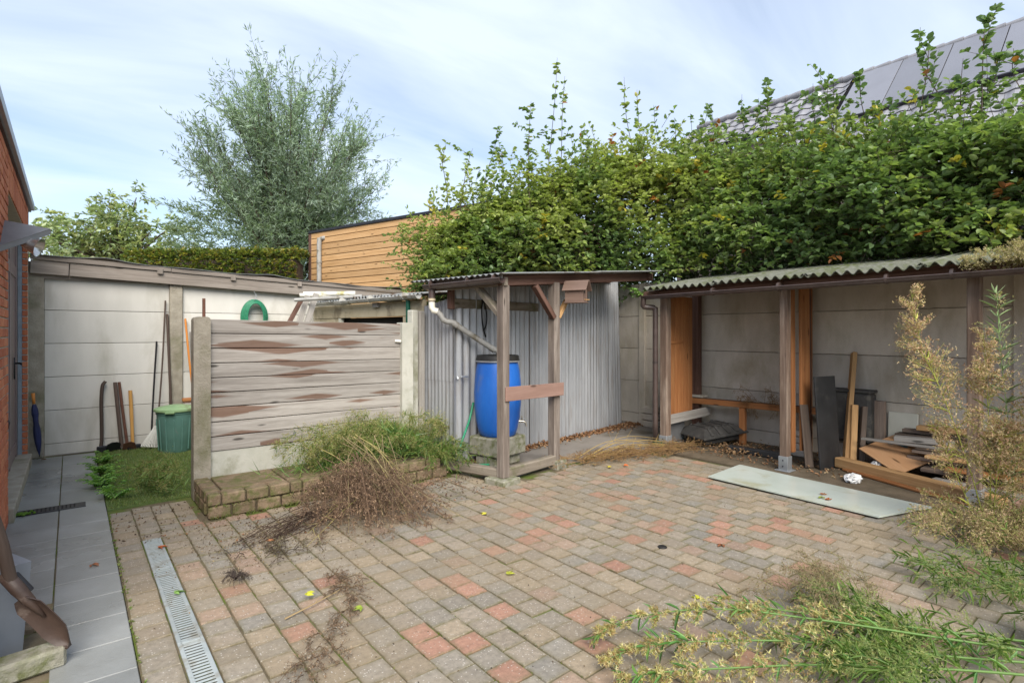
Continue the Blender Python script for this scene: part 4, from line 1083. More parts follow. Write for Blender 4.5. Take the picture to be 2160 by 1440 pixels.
# stacks of old blocks at the foot of the panel wall
k = 0
def blk(x, y, z, w, d, h, lab):
    o = MB().box((x, y, z), (w, d, h), rotz(random.uniform(-.06, .06)), .008).build('old_brick', 'shed_concrete'); return tag(o, lab, 'brick', 'old bricks stacked by the wall')
ORD = ('first', 'second', 'third', 'fourth', 'fifth', 'sixth', 'seventh', 'topmost')
for k in range(8):
    blk(6.79 + random.uniform(-.008, .008), 4.86, .05 + .07 * k, .13, .22, .062, 'grey old brick in the tall stack beside the brown downpipe, ' + ORD[k] + (' from the floor' if k < 7 else ' one'))
for k in range(3): blk(6.79, 5.24 + random.uniform(-.01, .01), .066 + .1 * k, .16, .26, .09, ('lowest', 'middle', 'topmost')[k] + ' broad block of the short stack near the corrugated iron')
for k in range(4): blk(6.55 + random.uniform(-.01, .01), 2.98, .05 + .075 * k, .13, .2, .068, ('lowest', 'second lowest', 'second highest', 'topmost')[k] + ' grey old brick in the stack behind the black faced board')
blk(6.74, 4.40, .555, .16, .2, .03, 'thin stone flake lying on the bench end')
o = MB().box((6.18, 3.30, .05), (.10, .62, .07), rotz(.12), .006).build('dark_timber', 'black_board'); tag(o, 'low dark timber on the floor left of the middle post', 'beam')
cp = MB().lathe([(.002, 0), (.03, 0), (.031, .004), (.026, .009), (.002, .010)], (3.08, 2.285, .001), 24)
tag(cp.build('round_cap', 'barrel_black', smooth=40), 'small round black cap lying on the block paving', 'cap')

# ================================================================== TOOLS AND THINGS BY THE BACK WALL
um = thing('umbrella', 'furled navy umbrella with orange grip leaning in the corner by the door', 'umbrella', (-.29, 8.2, 0))
a, b = np.array([-.335, 8.22, .745]), np.array([-.275, 8.14, .04])
dv = b - a
MB().tube([a, a + dv * .09, a + dv * .17], [.018, .015, .014], 10).build('grip', 'grip_orange', um, True)
pts = [a + dv * t for t in np.linspace(.18, .97, 12)]
m = MB().tube(pts, [.026, .043, .047, .036, .034, .044, .05, .05, .045, .036, .024, .008], 9, squash=.7); m.build('canopy', 'umbrella_cloth', um)
MB().tube([a + dv * .96, b], .005, 6).build('tip', 'dark_metal', um)

def tool(name, label, pts, r, mat, cat='tool', grp='old tools leaning on the white wall', parts=()):
    t = thing(name, label, cat, (pts[-1][0], pts[-1][1], 0), grp)
    MB().tube(smooth(pts, 6), r, 8, squash=.8).build('handle', mat, t, 50)
    for nm, mb, mt in parts: mb.build(nm, mt, t)
    return t
def blade(c, w, h, rot, tilt):
    R = rotz(rot) @ np.array([[1, 0, 0], [0, math.cos(tilt), -math.sin(tilt)], [0, math.sin(tilt), math.cos(tilt)]])
    c = np.array(c); pr = [(-w / 2, -h / 2), (w / 2, -h / 2), (w * .42, h * .3), (w * .15, h / 2), (-w * .15, h / 2), (-w * .42, h * .3)]
    return MB().prism([c + R @ np.array([x, 0, z]) for x, z in pr], R @ np.array([0, .008, 0]))
tool('felling_axe', 'old axe with a curved dark handle leaning on the white wall', [(.325, 8.31, .835), (.295, 8.30, .78), (.283, 8.28, .6), (.286, 8.26, .35), (.285, 8.24, .15), (.272, 8.22, .03)], .024, 'tool_wood',
     parts=[('head', MB().box((.32, 8.2, .04), (.17, .04, .08), rotz(.2), .012), 'dark_metal')])
tool('hoe', 'old hoe with straight grey brown handle next to the curved axe', [(.42, 8.31, .82), (.445, 8.28, .5), (.48, 8.20, .04)], .026, 'tool_wood', parts=[('blade', blade((.40, 8.17, .06), .16, .13, .2, .5), 'dark_metal')])
tool('spade', 'old spade with dark round handle crossing the hoe', [(.46, 8.31, .82), (.49, 8.27, .5), (.535, 8.16, .04)], .02, 'rust', parts=[('blade', blade((.55, 8.13, .06), .14, .12, -.1, .6), 'rust')])
tool('sledge_hammer', 'short clean yellow wooden handled hammer leaning on the white wall', [(.572, 8.31, .71), (.583, 8.27, .4), (.59, 8.20, .03)], [.026] * 7 + [.024] * 6, 'new_handle', parts=[('head', MB().box((.60, 8.19, .03), (.15, .06, .06), rotz(.3), .01), 'dark_metal')])
tool('iron_bar', 'thin dark iron bar leaning between the hammer and the fan rake', [(.85, 8.33, 1.31), (.80, 8.2, .6), (.765, 8.08, .01)], .013, 'dark_metal')
rk = tool('fan_rake', 'long handled fan rake with white tines standing head down', [(.945, 8.33, 1.83), (.90, 8.24, 1.0), (.842, 8.12, .33)], .012, 'tool_wood')
h0 = np.array([.842, 8.12, .33])
MB().tube([h0 + np.array([.004, .008, .06]), h0, h0 - np.array([.002, .004, .05])], [.016, .022, .026], 10).build('socket', 'dark_metal', rk, 50)
for k in range(19):
    f = (k - 9) / 9; e = np.array([.815 + f * .15, 8.06 - .02 * abs(f), .035 + .03 * abs(f)])
    s0 = h0 + np.array([f * .02, 0, -.04])
    MB().tube([s0, s0 + (e - s0) * .9, e, e + np.array([f * .004, -.025, -.012])], .006, 5).build('tine', 'rake_white', rk)
for f_ in (.45, .78):
    MB().tube([h0 + np.array([(-.02 - .13 * f_), -.045 * f_ - .004, -.04 - .24 * f_ + .02]), h0 + np.array([-.02 * f_, -.055 * f_, -.05 - .245 * f_]), h0 + np.array([.02 + .10 * f_, -.045 * f_ - .004, -.04 - .24 * f_ + .02])], .005, 5).build('tie', 'rake_white', rk)
tool('wooden_pole', 'plain grey wooden pole behind the green bin beside the wall post', [(.965, 8.335, 1.66), (.985, 8.28, .9), (1.01, 8.18, .02)], .018, 'tool_wood')
bm_ = tool('broom', 'broom with a bright orange handle standing on the green bin', [(1.165, 8.32, 1.60), (1.185, 8.1, 1.0), (1.205, 7.92, .62)], .016, 'grip_orange')
MB().box((1.17, 7.90, .595), (.20, .055, .045), rotz(.1), .01).build('brush_head', 'orange_wood', bm_)
MB().box((1.17, 7.90, .57), (.18, .045, .03), rotz(.1), .006).build('bristles', 'rust', bm_)
tool('grey_stick', 'thin grey stick leaning on the wall beside the orange broom', [(1.225, 8.335, 1.43), (1.245, 8.25, .7), (1.26, 8.15, .02)], .014, 'grey_board')
o = MB().box((1.21, 7.3, .90), (.028, .028, 1.84), rotz(.2), .003).build('rusty_stake', 'rust'); tag(o, 'rusty square iron stake standing up behind the board fence', 'stake')
bn = thing('garbage_bin', 'round green plastic bin with a light green lid behind the fence', 'bin', (.99, 7.78, 0))
MB().lathe([(.02, .0), (.165, .0), (.172, .01), (.20, .45), (.208, .455), (.208, .49), (.2, .49)], (.99, 7.78, .004), 40).build('body', 'bin_green', bn, 40)
ld = MB().lathe([(.20, .485), (.226, .485), (.23, .50), (.226, .515), (.205, .52), (.19, .53), (.10, .548), (.02, .552)], (.99, 7.78, .004), 40).build('lid', 'lid_green', bn, 40)
MB().box((.905, 7.575, .485), (.10, .045, .025), rotz(-.4), .008).build('lid_handle', 'lid_green', ld)
m = MB()
for k in range(14):
    th_ = k * 2 * math.pi / 14; d_ = np.array([math.cos(th_), math.sin(th_), 0])
    m.beam(np.array([.99, 7.78, .03]) + d_ * .176, np.array([.99, 7.78, .40]) + d_ * .199, .012, .012, up=d_, bev=.003)
m.build('rib', 'bin_green', bn)['kind'] = 'stuff'
hc = thing('hose_coil', 'coiled green garden hose hanging from a wire hook on the wall', 'hose', (2.0, 8.3, 1.35))
m = MB()
for k in range(7):
    rx, rz = .165 - .010 * k + random.uniform(-.006, .006), .24 - .008 * k; y = 8.30 - .012 * k + random.uniform(-.004, .004)
    m.tube([(2.0 + rx * math.cos(t), y, 1.635 + rz * math.sin(t)) for t in np.linspace(0, 2 * math.pi, 33)], .0105, 8, False)
m.build('coil', 'hose_green', hc, True)
MB().tube(smooth([(2.03, 8.34, 2.02), (2.01, 8.30, 2.03), (1.99, 8.28, 1.99), (2.015, 8.27, 1.94), (2.0, 8.24, 1.89), (1.98, 8.25, 1.86)]), .004, 6).build('wire_hook', 'zinc', hc, True)
# loose pipes and boards on the low shed roof
def rod(name, p0, p1, r, mat, label, cat, hollow=True, grp=None):
    ax_ = frame_x(np.array(p1) - np.array(p0)); A_ = np.stack([ax_[:, 1], ax_[:, 2], ax_[:, 0]], 1); L = np.linalg.norm(np.array(p1) - np.array(p0))
    o = MB().lathe([(r * .8, .04), (r * .8, 0), (r, 0), (r, L), (r * .8, L), (r * .8, L - .04)], p0, 18, A_).build(name, mat, smooth=40)
    return tag(o, label, cat, grp)
GPP = 'loose pipes on the low shed roof'
rod('plastic_pipe', (2.58, 8.02, 1.965), (3.22, 7.72, 1.985), .035, 'pvc_white', 'upper white plastic pipe with yellowed end on the low shed roof', 'pipe', grp=GPP)
rod('plastic_pipe', (2.52, 8.0, 1.945), (3.0, 7.85, 1.955), .030, 'pvc_white', 'short white plastic pipe behind the yellowed pipe on the low shed roof', 'pipe', grp=GPP)
rod('plastic_pipe', (2.36, 7.70, 1.86), (3.10, 7.20, 1.915), .024, 'pvc_grey', 'thin grey pipe jutting past the gutter of the low shed', 'pipe', grp=GPP)
plank('leaning_plank', (2.42, 7.62, 1.30), (2.66, 7.72, 1.96), .075, .03, 'grey_board', 'pale grey plank leaning against the low shed gutter', up=(0, -1, .2))
plank('leaning_plank', (2.33, 7.68, 1.28), (2.56, 7.78, 1.93), .07, .03, 'grey_board', 'second grey plank leaning behind the pale plank at the low shed', up=(0, -1, .2))
plank('leaning_plank', (2.16, 7.75, 1.28), (2.50, 7.85, 1.88), .06, .03, 'dark_wood', 'dark plank leaning lowest beside the two grey planks', up=(0, -1, .2))

# ================================================================== BY THE HOUSE, IN FRONT
sv = thing('shovel', 'rusty pointed shovel leaning on the house wall above the path', 'shovel', (0, 3.24, 0))
tip = np.array([.0, 3.085, .072]); soc = np.array([-.128, 3.118, .270])
dv = nrm(soc - tip); vw = nrm(np.array([0, .93, -.36])); vp = nrm(vw - dv * np.dot(vw, dv)); sp_ = nrm(np.cross(dv, vp))
lat = nrm(sp_ * .62 + vp * .78); nv = nrm(np.cross(lat, dv)); nv = nv if np.dot(nv, vw) < 0 else -nv
G = []
for i in range(13):
    t = i / 12; w = .066 * min(1, (t / .32) ** .6) if t < .85 else .066 - .035 * (t - .85) / .15
    r = []
    for j in range(9):
        s_ = (j - 4) / 4
        r.append(tip + dv * (.29 * t) + lat * (w * s_) + nv * (.022 * s_ * s_ + .012 * math.sin(math.pi * t) * -1))
    G.append(r)
MB().sheet(G, nv * -.004).build('blade', 'shovel_steel', sv, 60)
MB().tube([tip + dv * .17 - nv * .004, tip + dv * .26 - nv * .004, tip + dv * .33 - nv * .004, tip + dv * .42 - nv * .005], [.006, .022, .027, .026], 12).build('socket', 'shovel_steel', sv, True)
s_ = tip + dv * .34 - nv * .005
MB().tube(smooth([s_ - dv * .04, s_ + dv * .03, np.array([-.225, 3.105, .56]), np.array([-.268, 3.095, .738]), np.array([-.36, 3.12, 1.06])]), .0235, 12).build('handle', 'tool_wood', sv, True)
MB().box(tip + dv * .34 - nv * .035 , (.03, .02, .10), frame_x(lat, dv), .006).build('rivet_plate', 'dark_metal', sv)
tb = thing('metal_tub', 'tall tapered blue grey tub standing by the house behind the shovel', 'tub', (-.29, 3.42, 0))
RT = rotz(rad(24)); c_ = np.array([-.315, 3.40, 0])
V = []
for z, a_, b_ in ((0, .10, .13), (.40, .125, .15)):
    for x, y in ((-a_, -b_), (a_, -b_), (a_, b_), (-a_, b_)):
        q = c_ + RT @ np.array([x, y, z]); q[0] = max(q[0], -.362); V.append(q)
MB().add(V, [(3, 2, 1, 0), (4, 5, 6, 7), (0, 1, 5, 4), (1, 2, 6, 5), (2, 3, 7, 6), (3, 0, 4, 7)]).build('body', 'tub_grey', tb)
o = MB().box((-.20, 3.10, .035), (.36, .115, .085), rotz(.16), .012).build('kerb_stone', 'mossy_concrete'); tag(o, 'mossy concrete kerb stone lying loose across the path by the tub', 'kerb stone')

# ================================================================== NEIGHBOURS
ts = thing('timber_shed', 'orange timber clad shed with dark roof edge beyond the back wall', 'shed', (4.9, 11, 0))
T0 = np.array([4.379, 13.111, 0]); TD = nrm(np.array([.29, -.956, 0])); TN = np.array([TD[1], -TD[0], 0]); TN = TN if TN[0] < 0 else -TN
LN = 6.2
MB().beam(T0 - TN * 1.52 + np.array([0, 0, 1.8]), T0 + TD * LN - TN * 1.52 + np.array([0, 0, 1.8]), 3.0, 3.6, bev=0).build('core', 'dark_wood', ts)
nbrd = 27; hb = 3.72 / nbrd
for k in range(nbrd):
    z = hb * (k + .5)
    R_ = frame_x(TD)
    MB().beam(T0 + np.array([0, 0, z]) + TN * (.0 + .002 * (k % 2)), T0 + TD * LN + np.array([0, 0, z]) + TN * (.0 + .002 * (k % 2)), .024, hb - .012, bev=.006).build('board', 'cladding', ts)
MB().box(T0 + np.array([0, 0, 1.87]) - TN * .03, (.10, .10, 3.72), frame_x(TD), .006).build('corner_post', 'dark_wood', ts)
MB().beam(T0 - TD * .03 + np.array([0, 0, 3.745]) - TN * .2, T0 + TD * LN + np.array([0, 0, 3.745]) - TN * .2, .48, .06, bev=.004).build('roof_edge', 'dark_metal', ts)
p = T0 + TD * .42 + TN * .07
MB().tube(smooth([p + np.array([0, 0, 0.2]), p + np.array([0, 0, 2.0]), p + np.array([0, 0, 3.42]), p + np.array([.01, 0, 3.53]) - TN * .02, p + TD * .05 - TN * .05 + np.array([0, 0, 3.56]), p + TD * .12 - TN * .08 + np.array([0, 0, 3.57])], 6), .052, 16).build('vent_pipe', 'pvc_grey', ts, True)
MB().lathe([(.053, 0), (.06, 0), (.06, .05), (.053, .05)], p + np.array([0, 0, 3.0]), 16).build('pipe_socket', 'pvc_grey', ts)

nh = thing('tiled_house', 'neighbouring house with grey tiled roof and solar panels above the hedge', 'house', (15, 5, 0))
RX, RZ = 15.0, 7.62
sl = nrm(np.array([-1.0, 0, -1.0])); sn = nrm(np.array([-1.0, 0, 1.0]))
def rp(s, y, lift=0.0): return np.array([RX, y, RZ]) + sl * s + sn * lift
m = MB(); m.add([rp(0, -6, -.03), rp(0, 10, -.03), rp(1.46, 10, -.03), rp(1.46, 6.5, -.03), rp(5.2, 6.5, -.03), rp(5.2, -6, -.03)], [(0, 1, 2, 3, 4, 5)])
m.build('roof', 'dark_metal', nh)
m = MB(); m.box((16.2, 8.2, 3.2), (4.2, 3.5, 6.4), bev=0); m.build('wall', 'render_grey', nh)
m = MB(); m.box((15.4, .2, 2.0), (6.2, 12.4, 4.0), bev=0); m.build('wall', 'render_grey', nh)
MB().beam(rp(1.47, 6.5, -.05), rp(1.47, 10, -.05), .12, .12).build('eaves_gutter', 'dark_metal', nh)
tm = MB()
R_t = np.stack([np.array([0, 1.0, 0]), -sl, np.cross(np.array([0, 1.0, 0]), -sl)], 1)
if R_t[2, 2] < 0: R_t[:, 2] *= -1; R_t[:, 0] *= -1
TW, TH = .30, .30
tl = [(x_, y_) for x_ in ()]
tile_v = []
for j in range(7):
    x = -TW / 2 + TW * j / 6; tile_v.append((x, .018 * math.cos(2 * math.pi * j / 6) ))
def tile_mesh():
    V = []; F = []
    for (x, h) in tile_v: V += [(x, -.17, h + .03), (x, .17, h), (x, -.17, h + .012)]
    for j in range(6):
        a = j * 3; F += [(a, a + 3, a + 4, a + 1), (a + 2, a + 5, a + 3, a)]
    return MB().add(V, F).build('roof_tile', 'roof_tile', data_only=True, origin=(0, 0, 0))
tmesh = tile_mesh()
Mt = Matrix(((R_t[0, 0], R_t[0, 1], R_t[0, 2]), (R_t[1, 0], R_t[1, 1], R_t[1, 2]), (R_t[2, 0], R_t[2, 1], R_t[2, 2])))
E_t = Mt.to_euler()
slots = []
for r in range(17):
    s = .16 + .30 * r
    for k in range(54):
        y = 9.85 - TW * k
        if y < -5.5: break
        if s > 1.4 and y > 6.45: continue
        if y < 5.36 and s < 2.18: continue
        slots.append((s, y))
slots.sort(key=lambda q: abs(q[0] - 1.6) * 1.2 + max(0, 1.6 - q[1]) * 3)
rest = MB(); tv = np.array([v.co[:] for v in tmesh.vertices]); tf = [tuple(p.vertices) for p in tmesh.polygons]
for n, (s, y) in enumerate(slots):
    if n < 280:
        o = bpy.data.objects.new('roof_tile', tmesh); col.objects.link(o); o.parent = nh
        o.location = rp(s, y, random.uniform(0, .004)) - ORI[nh.name]; o.rotation_euler = E_t
    else: rest.add(tv @ R_t.T + rp(s, y, random.uniform(0, .004)), tf)
rest.build('roof_tiles_far', 'roof_tile', nh)['kind'] = 'stuff'
yy = 5.36; k = 0
while yy > -5:
    pnl = thing if False else None
    o = MB().box(rp(1.10, yy - .46, .07), (.905, 2.06, .04), R_t, .004).build('solar_panel', 'solar_glass', nh)
    yy -= .925
for y in np.arange(9.8, -5, -.34):
    MB().tube([rp(0, y, .03), rp(0, y - .33, .045)], [.085, .095], 8).build('ridge_tile', 'roof_tile', nh, 60)
MB().beam(rp(2.17, 5.36, .06), rp(2.17, -5, .06), .03, .07, up=sn).build('panel_rail', 'dark_metal', nh)
MB().lathe([(.17, -.03), (.17, .06), (.14, .12), (.05, .16), (.01, .165)], rp(.55, 6.2, .03), 16).build('roof_vent', 'zinc', nh, 50)
# ================================================================== VEGETATION
UP = np.array([0, 0, 1.0])
def noise3(P, f, seed=0):
    r = np.random.default_rng(seed); out = np.zeros(len(P))
    for _ in range(6):
        k = r.normal(size=3) * f; out += np.sin(P @ k + r.uniform(0, 6.28))
    return out / 6
def sprigs(v, S, D, L, nl, ll, lw, C, droop=.15, stemc=(.10, .075, .05), r=.0035, simple=False, flat=.6):
    """twigs from S along D with leaves set alternately along them"""
    N = len(S); L = np.broadcast_to(L, N); D = unit(D)
    t = np.linspace(0, 1, 4)[None, :, None]
    B = S[:, None] + D[:, None] * L[:, None, None] * t - UP * (droop * L[:, None, None] * t ** 2)
    v.stems(B, r, r * .4, stemc)
    tt = rng.uniform(.12, 1.0, (N, nl))
    P = S[:, None] + D[:, None] * (L[:, None] * tt)[..., None] - UP * (droop * L[:, None] * tt ** 2)[..., None]
    P = P.reshape(-1, 3); DD = np.repeat(D, nl, 0)
    side = unit(np.cross(DD, UP + rng.normal(0, .25, DD.shape))) * rng.choice([-1, 1], len(DD))[:, None]
    LD = unit(DD * .55 + side * .9 + rng.normal(0, .3, DD.shape))
    NN = unit(UP * flat + rdir(len(P)) * (1 - flat) + DD * -.2)
    CC = np.repeat(C, nl, 0) * rng.uniform(.8, 1.22, (len(P), 1))
    k = rng.uniform(.7, 1.15, len(P))
    v.leaves(P, LD, NN, ll * k, lw * k, CC, simple=simple)

# ---- the big overgrown hedge behind the sheds
HL = np.array([(4.72, 8.2, 2.8, .45), (5.3, 7.75, 3.4, .6), (6.2, 7.05, 3.8, .7), (7.2, 6.3, 4.25, .8), (7.72, 5.0, 3.95, .85), (7.75, 3.2, 3.65, .9), (7.65, 1.4, 3.42, .9), (7.6, -.5, 3.35, .9), (7.6, -2.4, 3.3, .9)])
seg = np.linalg.norm(np.diff(HL[:, :2], axis=0), axis=1); cum = np.concatenate([[0], np.cumsum(seg)])
def hedge_at(s):
    return np.stack([np.interp(s, cum, HL[:, k]) for k in range(4)], 1)
def hedge_nrm(s):
    a, b = hedge_at(np.clip(s - .3, 0, cum[-1])), hedge_at(np.clip(s + .3, 0, cum[-1]))
    d = unit(np.c_[b[:, :2] - a[:, :2], np.zeros(len(s))]); return np.c_[d[:, 1], -d[:, 0], d[:, 2] * 0] * -1, d
hg = thing('beech_hedge', 'tall overgrown green beech hedge with straggling shoots above the sheds', 'hedge', (7.0, 5.0, 0))
def hcol(P, bright):
    n = noise3(P, 1.7, 4) + .5 * noise3(P, 5, 9)
    base = np.array([.12, .195, .085]); mid = np.array([.195, .28, .095]); yel = np.array([.40, .44, .13])
    t = np.clip(.45 + n * .9 + bright, 0, 1)[:, None]
    c = base + (mid - base) * np.clip(t * 1.6, 0, 1); c = c + (yel - c) * np.clip((t - .6) * 1.7, 0, 1)
    o = rng.random(len(P)) < .018; c[o] = np.array([.42, .36, .06])
    o = rng.random(len(P)) < .006; c[o] = np.array([.35, .14, .05])
    return c
v = Veg()
N = 6200
s = rng.uniform(0, cum[-1] - .2, N); h = hedge_at(s); n0, d0 = hedge_nrm(s)
n0 = np.where((n0[:, 0:1] * CAMF[0] + n0[:, 1:2] * CAMF[1]) > 0, -n0, n0)          # towards the yard
u = rng.random(N); zf = rng.random(N) ** .9
lump = .22 * np.sin(s * 2.3 + 1) * np.sin(zf * 6 + s) + .12 * rng.normal(size=N)
front = u < .66
off = np.where(front, h[:, 3] * (1.05 - .45 * zf ** 2) + lump, rng.uniform(-1, 1, N) * h[:, 3] * .75)
z = np.where(front, 2.27 + (h[:, 2] - 2.27) * zf, h[:, 2] - .12 + .28 * noise3(np.c_[h[:, :2], s], 2.2, 2) + rng.normal(0, .12, N))
S = np.c_[h[:, 0] + n0[:, 0] * off, h[:, 1] + n0[:, 1] * off, z]
D = np.where(front[:, None], n0 * .8 + UP * .25 + rng.normal(0, .55, (N, 3)), UP * .9 + n0 * .15 + rng.normal(0, .5, (N, 3)))
D = D + d0 * rng.normal(0, .35, (N, 1))
br_ = np.where(front, .12 + .2 * (zf < .22), .26) + .12 * rng.normal(size=N)
sprigs(v, S - unit(D) * .12, D, rng.uniform(.18, .38, N), 8, .082, .056, hcol(S, br_), .25)
Ni = 12500                                                                            # inner leaves, shade put in as a darker green
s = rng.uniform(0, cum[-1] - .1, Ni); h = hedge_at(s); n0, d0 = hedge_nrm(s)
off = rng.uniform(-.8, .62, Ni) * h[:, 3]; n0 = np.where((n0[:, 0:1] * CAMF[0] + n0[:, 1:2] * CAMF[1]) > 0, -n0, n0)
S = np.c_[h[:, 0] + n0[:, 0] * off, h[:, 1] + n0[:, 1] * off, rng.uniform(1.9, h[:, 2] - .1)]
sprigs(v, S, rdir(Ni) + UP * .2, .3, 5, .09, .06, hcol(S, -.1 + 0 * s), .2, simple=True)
N = 1500                                                                             # loose airy growth over the top
s = rng.uniform(.3, cum[-1] - .2, N); h = hedge_at(s); e = rng.exponential(.24, N) * (1 + .8 * noise3(np.c_[s, s * 0, s * 0], 1.5, 5))
S = np.c_[h[:, 0] + rng.normal(0, .35, N), h[:, 1] + rng.normal(0, .3, N), h[:, 2] - .08 + np.minimum(np.abs(e), .42)]
sprigs(v, S, UP * .8 + rng.normal(0, .6, (N, 3)), rng.uniform(.2, .45, N), 7, .078, .054, hcol(S, .14 + .14 * rng.normal(size=N)), .15)
# spray at the near end of the hedge, hanging over the low shed
N = 240
S = np.c_[rng.normal(4.62, .22, N), rng.normal(8.0, .22, N), rng.uniform(2.05, 3.2, N)]
sprigs(v, S, np.array([-.7, -.3, .2]) + rng.normal(0, .5, (N, 3)), rng.uniform(.2, .5, N), 9, .066, .044, hcol(S, .25 + 0 * S[:, 0]), .2)
v.build('foliage', 'leaf', hg)
# long shoots that stand above the hedge
shoots = [(6.39, 6.87, 6.03), (6.46, 6.81, 5.73), (5.99, 7.17, 5.32), (7.28, 6.12, 5.67), (7.35, 5.94, 5.43), (7.48, 5.64, 5.09), (5.57, 7.53, 4.92), (5.66, 7.45, 4.61), (5.22, 7.81, 4.53), (4.87, 8.06, 4.57), (6.02, 7.15, 4.69), (7.75, 4.96, 5.04), (7.75, 4.83, 4.92), (7.75, 4.33, 4.92), (7.75, 3.97, 5.03), (7.75, 4.11, 4.81), (7.75, 3.67, 4.63), (7.75, 3.35, 4.75), (7.75, 3.17, 4.84), (7.74, 3.08, 4.71), (7.71, 2.74, 4.67), (7.7, 2.59, 4.27), (7.66, 2.11, 4.92), (7.65, 2.04, 4.83), (7.69, 2.43, 4.27), (7.61, 1.53, 4.8), (7.6, 1.45, 4.37), (7.63, 1.73, 4.43), (7.6, 1.3, 4.35), (7.6, 5.36, 4.84), (7.06, 6.4, 4.63), (6.73, 6.63, 4.86), (7.68, 5.16, 4.88)]
for _ in range(14):
    q = hedge_at(np.array([rng.uniform(.6, cum[-1] - 1.5)]))[0]
    shoots.append((q[0] + rng.normal(0, .25), q[1] + rng.normal(0, .25), q[2] + rng.uniform(.2, .55)))
v = Veg(); sc = np.array([.11, .075, .055])
for x, y, zt_ in shoots:
    zb = min(zt_ - rng.uniform(.9, 1.5), 3.3); lean = rng.normal(0, .26, 2)
    q = smooth([(x - lean[0], y - lean[1], zb), (x - lean[0] * .5 + rng.normal(0, .04), y - lean[1] * .5, zb + (zt_ - zb) * .4), (x + rng.normal(0, .03), y, zb + (zt_ - zb) * .75), (x + lean[0] * .3, y, zt_)], 5)
    v.stems(q[None], .010, .0025, sc)
    nl = int((zt_ - zb) * 30); t = rng.uniform(.25, 1, nl) ** 1.2; idx = (t * (len(q) - 1)).astype(int)
    P = q[idx] + rng.normal(0, .012, (nl, 3))
    dd = unit(np.c_[rng.normal(size=(nl, 2)), rng.uniform(-.1, .9, nl)])
    C = hcol(P, .05 + rng.normal(0, .15, nl)); k = rng.uniform(.7, 1.25, nl)
    v.leaves(P, dd, unit(UP + rng.normal(0, .7, (nl, 3))), .088 * k, .06 * k, C)
    for _ in range(int(rng.integers(1, 5))):
        i = int(rng.integers(len(q) // 3, len(q) - 2)); d = np.r_[rng.normal(size=2), .9]
        S1 = q[i][None]; sprigs(v, S1, d[None], rng.uniform(.2, .55), 10, .082, .056, hcol(S1, .08), .1, tuple(sc), .004)
v.build('shoot', 'leaf', hg)
m = MB()
for sx in np.linspace(.3, cum[-1] - .3, 16):
    q = hedge_at(np.array([sx]))[0]
    m.tube(smooth([(q[0], q[1], 0), (q[0] + random.gauss(0, .05), q[1] + random.gauss(0, .05), 1.2), (q[0] + random.gauss(0, .12), q[1] + random.gauss(0, .12), 2.3), (q[0] + random.gauss(0, .2), q[1] + random.gauss(0, .2), q[2] - .4)]), [.04] * 8 + [.03] * 8 + [.015] * 9, 7)
m.build('trunk', 'bark', hg, True)

# ---- willow
wl = thing('willow_tree', 'large rounded grey green willow with narrow leaves behind the wall', 'tree', (4.9, 16.6, 0))
WC = np.array([4.9, 16.6, 0.0])
m = MB(); m.tube(smooth([WC, WC + [.05, 0, 1.2], WC + [0, .05, 2.6]]), [.3] * 6 + [.26] * 6 + [.24] * 5, 12)
limbs = []
for k in range(60):
    a = rng.uniform(0, 6.28); e = rng.uniform(.12, 1.0) ** .8
    out = 2.55 * math.sin(e * 1.5); up_ = 6.0 * math.cos(e * 1.18) * rng.uniform(.82, 1.04)
    p3 = WC + np.array([math.cos(a) * out, math.sin(a) * out, 2.6 + up_])
    pm = WC + np.array([math.cos(a) * out * .42, math.sin(a) * out * .42, 2.6 + up_ * .52])
    q = smooth([WC + np.array([math.cos(a) * .12, math.sin(a) * .12, 2.3]), pm, p3], 7); limbs.append(q)
    m.tube(q, np.linspace(.05, .008, len(q)), 6)
m.build('trunk', 'bark', wl, True)
v = Veg(); SS = []; DD = []
for q in limbs:
    for _ in range(40):
        i = int(rng.integers(5, len(q))); SS.append(q[i] + rng.normal(0, .06, 3))
        t = unit(q[min(i + 1, len(q) - 1)] - q[i - 1]); DD.append(unit(t * .9 + rng.normal(0, .42, 3) + UP * .12))
SS = np.array(SS); DD = np.array(DD); N = len(SS); L = rng.uniform(.5, 1.25, N)
t = np.linspace(0, 1, 4)[None, :, None]
v.stems(SS[:, None] + DD[:, None] * L[:, None, None] * t, .008, .002, (.13, .14, .09))
nl = 21; tt = rng.uniform(.05, 1.05, (N, nl))
P = (SS[:, None] + DD[:, None] * (L[:, None] * tt)[..., None]).reshape(-1, 3) + rng.normal(0, .025, (N * nl, 3))
D2 = np.repeat(DD, nl, 0); LD = unit(D2 * .75 + rng.normal(0, .55, D2.shape) - UP * .15)
n_ = noise3(P, .9, 3)
C = np.array([.245, .325, .245]) * (1 + .35 * n_)[:, None] * rng.uniform(.75, 1.3, (len(P), 1))
C[rng.random(len(P)) < .25] *= np.array([1.35, 1.3, 1.35])
k = rng.uniform(.7, 1.2, len(P))
v.leaves(P, LD, rdir(len(P)), .155 * k, .032 * k, C, simple=True)
